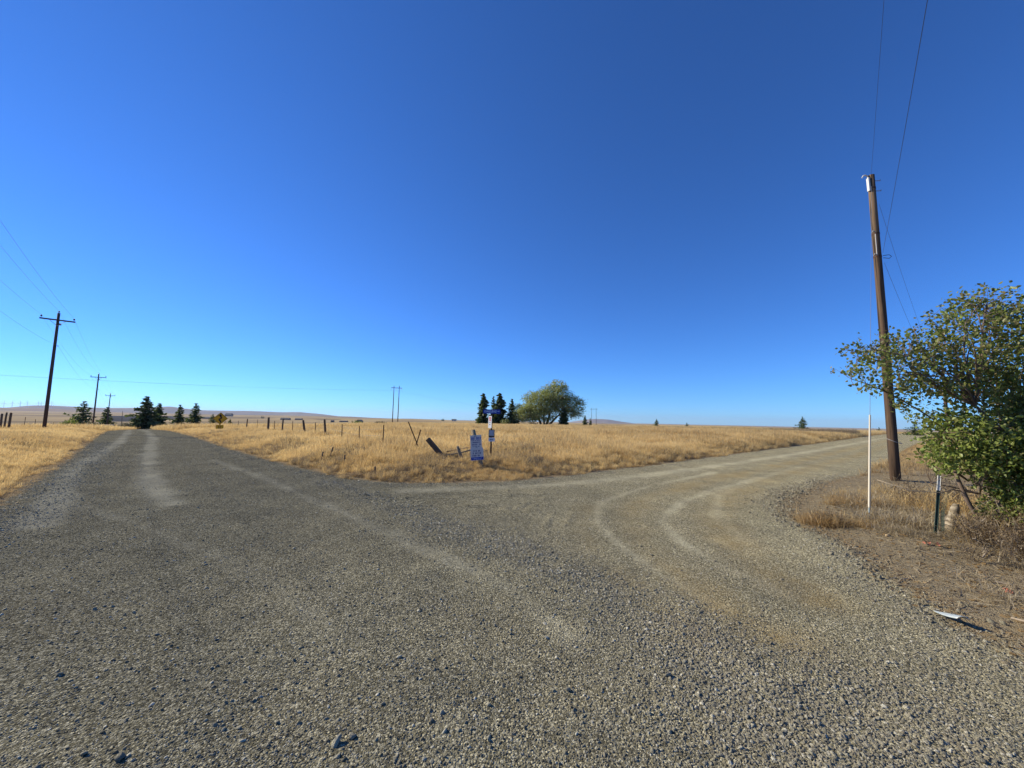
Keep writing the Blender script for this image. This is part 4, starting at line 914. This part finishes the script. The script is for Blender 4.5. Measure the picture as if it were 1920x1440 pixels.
def street_sign():
    x, y = -.69, 13.4; e = empty("street_signpost", (x, y, .0), .02)
    MB().box((0, 0, .86), (.055, .055, 1.86)).build("post", M['rust'], e)
    b = MB().plate(rounded(.60, .145, .012, cx=.0, cz=1.835), -.034, -.030).build("street_blade", M['sign_blue'], e); b.location.x = .0
    child("lettering", text_mesh("CHANDLER RD", .105, M['print_light'], .43, .003), b, (-.045, -.0355, 1.835), (math.pi/2, 0, 0))
    child("lettering", text_mesh("PVT", .05, M['print_light'], .07, .002), b, (.24, -.0355, 1.84), (math.pi/2, 0, 0))
    MB().box((0, -.012, 1.84), (.05, .03, .10)).build("blade_bracket", M['steel'], e)
    # white notice with red heading, turned to the left
    w = MB().plate(rounded(.165, .42, .012), -.003, 0).build("notice_board", M['sign_white'], e); w.location = (-.052, -.040, 1.47); w.rotation_euler = (0, 0, -.75)
    MB().plate([(math.cos(math.radians(a))*.052, .128 + math.sin(math.radians(a))*.052) for a in range(22, 382, 45)][::-1], -.0042, -.0032).build("red_emblem", M['print_red'], w)
    MB().plate(rounded(.05, .018, .004, cz=.128), -.0052, -.0043).build("emblem_bar", M['sign_white'], w)
    print_rows([(0, .045, .030, .125, 8)], M['print_red'], w, (0, -.0032, 0))
    print_rows([(0, -.025, .020, .075, 5), (0, -.09, .026, .075, 4)], M['print_black'], w, (0, -.0032, 0))
    # grey framed notice and the small plate under it
    f = MB().plate(rounded(.205, .268, .006, cx=.0, cz=1.075), -.040, -.034).build("framed_notice", M['print_black'], e); f.location = (.012, 0, 0)
    MB().plate(rounded(.178, .205, .004, cx=.0, cz=1.09), -.0425, -.0405).build("notice_face", M['sign_grey'], f)
    print_rows([(0, 1.16, .022, .15, 10), (0, 1.125, .014, .15, 14), (0, 1.10, .014, .14, 13), (0, 1.075, .014, .15, 14), (0, 1.045, .016, .13, 11)], M['print_light'], f, (0, -.0426, 0))
    p = MB().plate(rounded(.215, .135, .008, cx=.0, cz=.865), -.042, -.034).build("small_plate", M['sign_white'], e); p.location = (.018, 0, 0)
    print_rows([(0, .868, .045, .13, 5)], M['print_black'], p, (0, -.0421, 0))
    tag(e, "thin dark signpost with blue street name blade, white notice and two small plates", "sign")
street_sign()
def leaning_sign():
    b = Vector((-.84, 11.6, 0.0)); t = Vector((-1.15, 11.6, 1.24)); e = empty("leaning_signpost", b); v = t - b
    mb = MB(); n = v.normalized(); mb.tube([v*-.12, v*.35, v*.7, v], [.075, .072, .066, .06], 9); mb.build("post", M['grey_wood'], e, True)
    ang = math.atan2(v.x, v.z)*.38; R = Matrix.Rotation(ang, 4, 'Y')
    def board(name, cx, cz, w, h, mat, dy):
        o = MB().plate(rounded(w, h, .01), -.006, 0).build(name, mat, e); o.location = (cx, -.085+dy, cz); o.rotation_euler = (0, ang, 0); return o
    up = board("upper_board", -.205, .895, .335, .39, M['notice_sheet'], 0)
    print_rows([(0, .165, .026, .10, 6)], M['print_navy'], up, (0, -.0062, 0))
    print_rows([(-.082, .100, .075, .13, 3), (.078, .100, .075, .15, 4)], M['sign_blue'], up, (0, -.0062, 0))
    print_rows([(0, .035, .022, .27, 16), (0, -.022, .034, .30, 14), (0, -.085, .034, .30, 15), (0, -.140, .018, .22, 13), (0, -.172, .014, .06, 3)], M['print_navy'], up, (0, -.0062, 0))
    lo = board("lower_board", -.165, .53, .385, .36, M['notice_sheet'], -.008)
    print_rows([(0, .095, .046, .22, 6), (0, .028, .046, .25, 7), (0, -.042, .046, .28, 9)], M['print_navy'], lo, (0, -.0062, 0))
    q = MB().plate(rounded(.365, .085, .006, cz=-.130), -.0075, -.0062).build("blue_footer", M['sign_blue'], lo)
    print_rows([(0, -.120, .018, .28, 18), (0, -.148, .014, .22, 16)], M['print_light'], q, (0, -.0078, 0))
    tag(e, "leaning grey post carrying a tall white two-panel notice with navy printing", "sign")
leaning_sign()
def warning_sign():
    x, y = -25.8, 34.0; e = empty("warning_sign", (x, y, hz(x, y)-.12), math.radians(30))
    MB().box((0, .02, .72), (.09, .045, 1.5)).build("post", M['fence_wood'], e)
    s = .545; d = MB().plate([(0, 1.28-s), (s, 1.28), (0, 1.28+s), (-s, 1.28)], -.008, -.003).build("diamond_board", M['sign_yellow'], e)
    k = s*.93; k2 = s*.885
    mb = MB()
    for a, b in (((0, -1), (1, 0)), ((1, 0), (0, 1)), ((0, 1), (-1, 0)), ((-1, 0), (0, -1))): mb.plate([(a[0]*k, 1.28+a[1]*k), (b[0]*k, 1.28+b[1]*k), (b[0]*k2, 1.28+b[1]*k2), (a[0]*k2, 1.28+a[1]*k2)], -.0105, -.0085)
    mb.build("border", M['print_black'], d)
    # winding arrow
    cen = [(.03, -.34), (.03, -.24), (-.07, -.13), (-.07, -.06), (.07, .04), (.07, .11), (-.01, .19), (-.01, .25)]; w = .052; mb = MB()
    for (ax, az), (bx, bz) in zip(cen[:-1], cen[1:]):
        L = math.hypot(bx-ax, bz-az); nx, nz = (bz-az)/L*w, -(bx-ax)/L*w; ex, ez = (bx-ax)/L*.02, (bz-az)/L*.02; mb.plate([(ax-nx-ex, 1.28+az-nz-ez), (ax+nx-ex, 1.28+az+nz-ez), (bx+nx+ex, 1.28+bz+nz+ez), (bx-nx+ex, 1.28+bz-nz+ez)], -.011, -.0085)
    mb.plate([(-.14, 1.28+.22), (.12, 1.28+.22), (-.01, 1.28+.42)], -.0112, -.0085); mb.build("winding_arrow", M['print_black'], d)
    p = MB().plate(rounded(.54, .36, .03, cz=.535), -.008, -.003).build("speed_plaque", M['sign_yellow'], e)
    print_rows([(0, .555, .15, .24, 2), (0, .42, .05, .2, 3)], M['print_black'], p, (0, -.0082, 0))
    tag(e, "yellow diamond winding road sign with plaque below, beside the left road", "sign")
warning_sign()

# ---------------------------------------------------------------- fences
def wood_post(mb, base, top, r, rng): 
    b, t = Vector(base), Vector(top); v = t - b; mb.tube([b - v*.05, b + v*.35 + Vector((rng.normal()*.006, rng.normal()*.006, 0)), b + v*.75, t - v.normalized()*.015, t + Vector((0, 0, rng.normal()*.01))], [r*1.08, r, r*.97, r*.93, r*.7], 9)
def t_post(mb, base, top):
    b, t = Vector(base), Vector(top); v = (t-b); L = v.length; d = v.normalized(); q = d.to_track_quat('Z', 'Y').to_matrix(); c = (b+t)/2
    mb.box(c, (.035, .006, L+.1), q); mb.box(c + q @ Vector((0, .016, 0)), (.006, .030, L+.098), q)
def road_fence():
    rng = np.random.default_rng(2); e = empty("wire_fence", (-10.9, 22.5, hz(-10.9, 22.5))); o = Vector(e.location)
    wood = [(-10.86,22.5,1.37,-.18,.062),(-14.4,26.8,1.23,-.25,.072),(-19.06,32.0,1.26,.03,.062),(-22.46,35.5,1.32,-.02,.095),(-28.94,42.0,1.05,.08,.055),(-43.2,58,.42,-.1,.06)]
    metal = [(-8.8,20.0,1.11,-.02),(-6.98,17.7,1.08,-.03),(-5.18,15.6,1.20,.01),(-12.47,24.5,1.09,-.04),(-16.5,29.0,1.06,-.03),(-20.95,34.0,.99,-.04),(-25.6,38.7,1.0,0),(-33,46.4,.72,.02),(-37.5,51.3,.6,0)]
    for x, y, t, dx, r in wood: 
        mb = MB(); wood_post(mb, Vector((x - dx*.4, y, hz(x, y)-.1)) - o, Vector((x + dx*.6, y, t)) - o, r, rng); mb.build("wooden_post", M['fence_wood'], e, True)
    for x, y, t, dx in metal: 
        mb = MB(); t_post(mb, Vector((x, y, hz(x, y)-.2)) - o, Vector((x + dx, y, t)) - o); mb.build("metal_post", M['rust'], e)
    allp = sorted([(x, y, t) for x, y, t, *_ in wood + metal], key=lambda p: p[1])
    for lv in (.92, .66, .40):
        mb = MB()
        for a, b in zip(allp[:-1], allp[1:]):
            za = hz(a[0], a[1]); zb = hz(b[0], b[1]); wire_span(mb, Vector((a[0], a[1], za + (a[2]-za)*lv)) - o, Vector((b[0], b[1], zb + (b[2]-zb)*lv)) - o, .03, .0035, 4)
        mb.build("wire", M['wire'], e)
    tag(e, "sagging wire fence of dark wooden and thin metal posts right of the left road", "fence")
def left_fence():
    rng = np.random.default_rng(6); e = empty("wire_fence", (-40.3, 30.7, hz(-40.3, 30.7))); o = Vector(e.location)
    for x, y, t, dx, r in ((-39.55,30.0,1.39,.1,.055),(-41.15,31.5,1.34,.06,.075),(-37.6,28.3,1.3,0,.06)):
        mb = MB(); wood_post(mb, Vector((x-dx*.5, y, hz(x, y)-.1)) - o, Vector((x+dx*.5, y, t)) - o, r, rng); mb.build("wooden_post", M['fence_wood'], e, True)
    pts = [(-45.1,35.6,.89,.05),(-48.72,39.3,.62,.04),(-57.2,48.0,.04,.03),(-53,43.6,.3,0),(-62,53,-.2,.1)]
    for x, y, t, dx in pts: 
        mb = MB(); t_post(mb, Vector((x-dx*.5, y, hz(x, y)-.15)) - o, Vector((x+dx*.5, y, max(t, hz(x, y)+.95))) - o); mb.build("metal_post", M['rust'], e)
    ch = [(-37.6,28.3),(-39.55,30.0),(-41.15,31.5),(-45.1,35.6),(-48.72,39.3),(-53,43.6),(-57.2,48.0),(-62,53)]
    for lv in (.95, .6):
        mb = MB()
        for a, b in zip(ch[:-1], ch[1:]): wire_span(mb, Vector((a[0], a[1], hz(*a)+lv)) - o, Vector((b[0], b[1], hz(*b)+lv)) - o, .02, .0035, 3)
        mb.build("wire", M['wire'], e)
    tag(e, "wire fence with two thick dark posts at the left edge of the picture", "fence")
road_fence(); left_fence()
def bar(name, b, t, mat, label, cat, kind, r=.06):
    b, t = Vector(b), Vector(t); e = empty(name, b); mb = MB()
    if kind == 't': t_post(mb, (0, 0, 0), t - b)
    else: wood_post(mb, (0, 0, 0), t - b, r, rsig)
    mb.build("shaft", mat, e, kind != 't'); return tag(e, label, cat)
bar("leaning_metal_post", (-3.28, 14.25, hz(-3.3, 14.2)), (-3.82, 14.25, 1.37), M['rust'], "rusty metal post leaning left, longer one of a crossed pair", "post", 't')
bar("leaning_metal_post", (-3.56, 14.1, hz(-3.5, 14)), (-3.32, 14.1, 1.09), M['rust'], "rusty metal post leaning right, shorter one of a crossed pair", "post", 't')
fp = empty("fallen_post", (-2.05, 13.0, hz(-2.05, 13.0)-.13))
mb = MB(); v = Vector((-.75, .1, .80)); R = v.to_track_quat('Z', 'Y').to_matrix(); mb.box(v*.5, (.16, .13, v.length + .1), R); mb.build("beam", M['fence_wood'], fp)
mb = MB(); mb.tube([(-.36, -.1, .22), (-.05, -.08, .33), (.32, -.05, .40), (.75, -.2, .52)], [.035, .028, .022, .02], 7); mb.build("rail", M['grey_wood'], fp, True)
tag(fp, "thick dark broken beam tilting steeply left in the grass, with a rail", "post")
sp = empty("short_post", (-1.5, 12.5, hz(-1.5, 12.5))); mb = MB(); wood_post(mb, (0, 0, -.05), (-.24, 0, .53), .055, rsig); mb.build("shaft", M['grey_wood'], sp, True)
for k in range(2):
    mb = MB(); mb.tube([(-.62, .3, .32 + .02*k), (-.2, .05, .42 + .03*k), (.05, -.35, .52 - .02*k), (.45, -.85, .60 + .03*k)], [.008, .007, .007, .006], 5); mb.build("wire", M['rust'], sp)
tag(sp, "short grey post leaning left with slack wires, beside the white notice", "post")
def mullein(x, y, h, lean, label):
    e = empty("dry_mullein", (x, y, hz(x, y))); mb = MB(); mb.tube([(0, 0, 0), (lean*.4, 0, h*.6), (lean*.6, 0, h*.66)], [.012, .009, .009], 6); mb.build("stalk", M['twig'], e, True)
    mb = MB(); n = 8; mb.tube([(lean*(.6+.4*k/n), 0, h*(.64+.36*k/n)) for k in range(n+1)], [.010] + [.020*(1+.25*random.uniform(-1, 1)) for _ in range(n-1)] + [.006], 8); mb.build("seed_head", M['bark'], e)
    tag(e, label, "plant", "dead mullein stalks at the grass edge")
mullein(-6.05, 12.35, .42, .05, "dead dark mullein stalk at the verge, left of a close pair"); mullein(-5.95, 12.7, .52, .10, "dead dark mullein stalk at the verge, taller right of a close pair")
mullein(-4.95, 11.5, .40, .02, "thin dead mullein stalk at the verge right of the pair"); mullein(-3.5, 10.05, .30, -.01, "short dead mullein stalk at the verge near the corner")

# ---------------------------------------------------------------- things on the right bank
def green_post():
    b = Vector((6.05, 5.57, hz(6.05, 5.57))); t = Vector((6.17, 5.57, .86)); e = empty("fence_post", b); v = t - b; mb = MB(); t_post(mb, v*-.1, v*.72); mb.build("shaft", M['green_steel'], e)
    mb = MB(); t_post(mb, v*.78, v*.98); mb.build("white_tip", M['white'], e)
    mb = MB()
    for k in range(9): mb.tube([(.05 + .018*k, -.02 + .010*k, .05), (.07 + .020*k, -.02 + .012*k, .30), (.10 + .018*k, .0, .60)], .0016, 4, False)
    for k in range(9): mb.tube([(.03, -.02, .08 + .062*k), (.12, .0, .075 + .064*k), (.24, .06, .08 + .062*k)], .0016, 4, False)
    mb.build("netting", M['green_steel'], e); 
    mb = MB(); mb.tube([(-.5, .3, .72), (-.2, .1, .60), (.1, -.02, .60), (.35, .0, .66)], .005, 5); mb.build("wire", M['dead_twig'], e, True)
    tag(e, "green metal fence post with white tip and netting beside the right shrub", "post")
green_post()
def log_stub():
    b = Vector((6.48, 5.78, hz(6.48, 5.78))); e = empty("log_stub", b); mb = MB(); v = Vector((.27, .12, .36)); mb.tube([v*-.12, v*.1, v*.5, v*.9, v*1.0], [.060, .066, .060, .048, .034], 11)
    t = NT("pale_log"); P = t.obj(); w = t.new("ShaderNodeTexWave", wave_type='BANDS', bands_direction='Z'); t.set(w.inputs["Vector"], P); w.inputs["Scale"].default_value = 4.5; w.inputs["Distortion"].default_value = 5; c = t.mix(w.outputs["Fac"], (.19, .15, .10), (.36, .30, .21)); m = t.fin(c, .85, t.bump(t.noise(P, 25, 4), .01))
    mb.build("log", m, e, True); MB().tube([v*.42 + Vector((.085, 0, 0)), v*.42 + Vector((0, -.088, 0)), v*.42 + Vector((-.085, 0, 0))], .005, 5).build("wire_tie", M['rust'], e); tag(e, "pale banded log stub leaning beside the green fence post", "log")
log_stub()
def plastic_sheet():
    x, y = 3.66, 3.33; e = empty("plastic_sheet", (x, y, hz(x, y))); nu, nv = 12, 6; V, Q = [], []
    for i in range(nu+1):
        u = i/nu; L = -.09 + .19*u; w = .008 + .036*u**.8
        for j in range(nv+1):
            s = j/nv*2-1; z = .010 + .055*u**1.6 + (1-s*s)*.022*u + .010*math.sin(3*u)*(s > 0); cx = -L*.22 + s*w*.95; cy = -L*1.35 - s*w*.25
            V.append((cx, cy, z))
    for i in range(nu):
        for j in range(nv): Q.append([i*(nv+1)+j, i*(nv+1)+j+1, (i+1)*(nv+1)+j+1, (i+1)*(nv+1)+j])
    o = link(bpy.data.objects.new("sheet", np_mesh("sheet", V, [Q], M['foil'], smooth=True)), e); md = o.modifiers.new("thick", 'SOLIDIFY'); md.thickness = .003
    tag(e, "curled pale plastic sheet lying at the gravel edge, lower right", "litter")
plastic_sheet()
def crumple(name, x, y, s, label, seed):
    rng = np.random.default_rng(seed); mb = MB()
    for _ in range(7):
        a = rng.normal(size=2)*s*.5; d = rng.normal(size=2); d /= np.linalg.norm(d); w = s*.16; pts = [(a[0]+d[0]*s*(t-.5) , a[1]+d[1]*s*(t-.5), .008 + abs(rng.normal())*.018) for t in (0, .35, .7, 1)]; n = (-d[1]*w, d[0]*w)
        vs = [(p[0]+q*n[0], p[1]+q*n[1], p[2] + (.012 if q > 0 else 0)) for p in pts for q in (-1, 1)]; mb.add(vs, [(2*k, 2*k+1, 2*k+3, 2*k+2) for k in range(3)])
    o = mb.build(name, M['orange']); o.location = (x, y, hz(x, y)); tag(o, label, "litter")
crumple("plastic_tape", 5.48, 5.12, .055, "faded red plastic tape on the ground by the green fence post", 4)
crumple("plastic_tape", 4.68, 3.72, .04, "orange plastic scrap on bare soil at the right edge", 5)
o = link(bpy.data.objects.new("tan_rock", rock_mesh("tan_rock", rs, M['tan_rock'], 8, .7))); o.location = (5.3, 5.50, hz(5.3, 5.5)+.02); o.scale = (.055, .045, .045); tag(o, "fist-sized tan rock on the bare bank in front of the guy wire", "rock")
def fallen_branch(x, y, rz, L, label, seed, mat='dead_twig'):
    rng = np.random.default_rng(seed); mb = MB(); pts = limb(mb, (0, 0, .015), (L, 0, .03), .010, .004, rng, .07, 8, 5)
    for k in (2, 4, 5): limb(mb, pts[k], pts[k] + np.array([rng.uniform(.05, .3)*L, rng.normal()*.16*L, abs(rng.normal())*.06]), .005, .002, rng, .1, 5, 4)
    o = mb.build("fallen_branch", M[mat], None, True); o.location = (x, y, hz(x, y)); o.rotation_euler = (0, 0, rz); tag(o, label, "branch")
fallen_branch(5.7, 4.75, .4, 1.0, "pale crooked branch lying under the shrub near the fence post", 1); fallen_branch(4.9, 4.0, -.5, .8, "thin dry branch lying on bare soil above the orange scrap", 2)
fallen_branch(4.15, 3.3, -.75, .7, "dry twig lying just beyond the curled plastic sheet", 3); fallen_branch(5.75, 6.45, -.15, .6, "bleached twig lying beside the guy wire's foot", 6)

# ---------------------------------------------------------------- far farmsteads and turbines
def shed(x, y, w, d, h, roof, label, rz=0.0, wall='barn_wall', rf='barn_roof', name="farm_shed", doors=2):
    e = empty(name, (x, y, hz(x, y)-.2), rz); MB().box((0, 0, h/2), (w, d, h)).build("wall", M[wall], e)
    mb = MB(); o = .5; y2 = d/2+o; x2 = w/2+o
    mb.add([(-x2, -y2, h+.01), (x2, -y2, h+.01), (x2, 0, h+roof), (-x2, 0, h+roof), (-x2, y2, h+.01), (x2, y2, h+.01), (-x2, -y2, h+.25), (x2, -y2, h+.25), (x2, 0, h+roof+.25), (-x2, 0, h+roof+.25), (-x2, y2, h+.25), (x2, y2, h+.25)],
           [(0, 3, 2, 1), (3, 4, 5, 2), (6, 7, 8, 9), (9, 8, 11, 10), (0, 1, 7, 6), (4, 10, 11, 5), (0, 6, 9, 3), (3, 9, 10, 4), (1, 2, 8, 7), (2, 5, 11, 8)])
    mb.build("roof", M[rf], e)
    for k in range(doors): 
        q = (k+.5)/doors*w - w/2; MB().box((q, -d/2-.02, h*.38), (min(w/doors*.5, 4), .12, h*.75)).build("door" if k % 2 == 0 else "window", M['window'], e)
    tag(e, label, "building", "far farm buildings")
def quonset(x, y, w, d, label):
    e = empty("round_roof_shed", (x, y, hz(x, y)-.2)); R = w/2; n = 14; prof = [(R*math.cos(math.pi*k/n), R*.95*math.sin(math.pi*k/n)) for k in range(n+1)]
    MB().plate(prof, -d/2, d/2).build("shell", M['barn_roof'], e); MB().box((0, -d/2-.05, R*.32), (R*.7, .14, R*.64)).build("door", M['window'], e); tag(e, label, "building", "far farm buildings")
def far_at(az, Y): return (math.tan(math.radians(az))*Y, Y)
quonset(*far_at(-21.6, 1250), 17, 20, "grey round-roofed shed far out behind the thin metal posts")
shed(*far_at(-23.6, 1300), 26, 10, 3.4, 2.2, "long low dark shed just left of the grey round-roofed shed")
shed(*far_at(-25.0, 1320), 9, 9, 5, 2.5, "small square dark shed farther left of the round-roofed shed", doors=1)
shed(*far_at(-30.5, 2000), 46, 16, 6.0, 5.0, "dark long barn on the plain above the middle fence posts")
shed(*far_at(-29.0, 2050), 36, 14, 5, 4, "low dark barn right of the long barn on the plain")
shed(*far_at(-36.4, 3300), 52, 30, 16, 12, "tall bluish barn on the plain just right of the yellow sign")
shed(*far_at(-38.4, 2000), 44, 16, 6, 4, "low dark shed on the plain left of the yellow sign")
shed(*far_at(-8.5, 1900), 22, 14, 6, 4.5, "white farmhouse, tiny on the skyline left of the conifers", wall='pale_wall', name="farmhouse")
shed(-82.5, 77.5, 2.6, 1.6, .75, .3, "low dark shed roof showing behind the second utility pole", .6, rf='barn_wall')
shed(-108.5, 102.5, 2.2, 1.4, .8, .3, "low pale-roofed shed beside the thin bare pole", .4, rf='pale_wall')
def far_trees(az, Y, label, n, seed):
    for k in range(n):
        rng = random.Random(seed+k); a = az + rng.uniform(-.5, .5); x, y = far_at(a, Y + rng.uniform(-20, 20)); conifer(4, x, y, rng.uniform(5, 8)*Y/1100, .9, label if n == 1 else label + (", left one", ", right one", ", middle one")[k % 3], "trees round the far farms")
far_trees(-37.2, 3300, "dark round tree beside the tall bluish barn", 1, 3); far_trees(-33.2, 2400, "small dark tree on the plain between barns", 2, 5); far_trees(-22.5, 1260, "small tree left of the round-roofed shed", 1, 9); far_trees(-10.0, 1900, "tiny tree by the white farmhouse", 2, 12)
def turbine(az, top, label, first=[None]):
    Y = 9300*math.cos(math.radians(az)); x = 9300*math.sin(math.radians(az))
    if first[0] is None:
        e = empty("wind_turbine", (x, Y, top-95)); MB().tube([(0, 0, -40), (0, 0, 68)], [2.6, 1.6], 8).build("tower", M['turbine'], e); MB().box((0, 1.5, 69), (4, 9, 4)).build("nacelle", M['turbine'], e)
        for k in range(3): 
            t = math.radians(90 + 120*k); MB().tube([(0, -4, 69), (math.cos(t)*12, -4, 69+math.sin(t)*12), (math.cos(t)*38, -4, 69+math.sin(t)*38)], [1.2, 1.7, .4], 5).build("blade", M['turbine'], e)
        first[0] = e
    else: e = copy_tree(first[0]); e.location = (x, Y, top-95)
    e.rotation_euler = (0, 0, -math.radians(az)); tag(e, label, "wind turbine", "wind turbines on the left horizon")
for k, (az, top) in enumerate(((-53.0, 117), (-52.55, 121), (-52.1, 124), (-51.7, 127), (-51.06, 132), (-50.88, 133), (-50.26, 138))):
    turbine(az, top + 8, "faint wind turbine on the left horizon, %s from the left edge" % ("first", "second", "third", "fourth", "fifth", "sixth", "seventh")[k])

# ---------------------------------------------------------------- the air: thin even haze that pales the far hills
def haze():
    o = MB().box((0, 0, 25), (30000, 30000, 300)).build("haze", None); t = NT("thin_haze"); v = t.new("ShaderNodeVolumePrincipled")
    v.inputs["Color"].default_value = (.64, .75, 1.0, 1); v.inputs["Density"].default_value = 3.0e-5; v.inputs["Anisotropy"].default_value = .2
    t.n.remove(t.bsdf); t.l.new(v.outputs[0], t.out.inputs["Volume"]); o.data.materials.append(t.m); tag(o, "thin pale haze over the far plain and hills", kind="stuff")
haze()
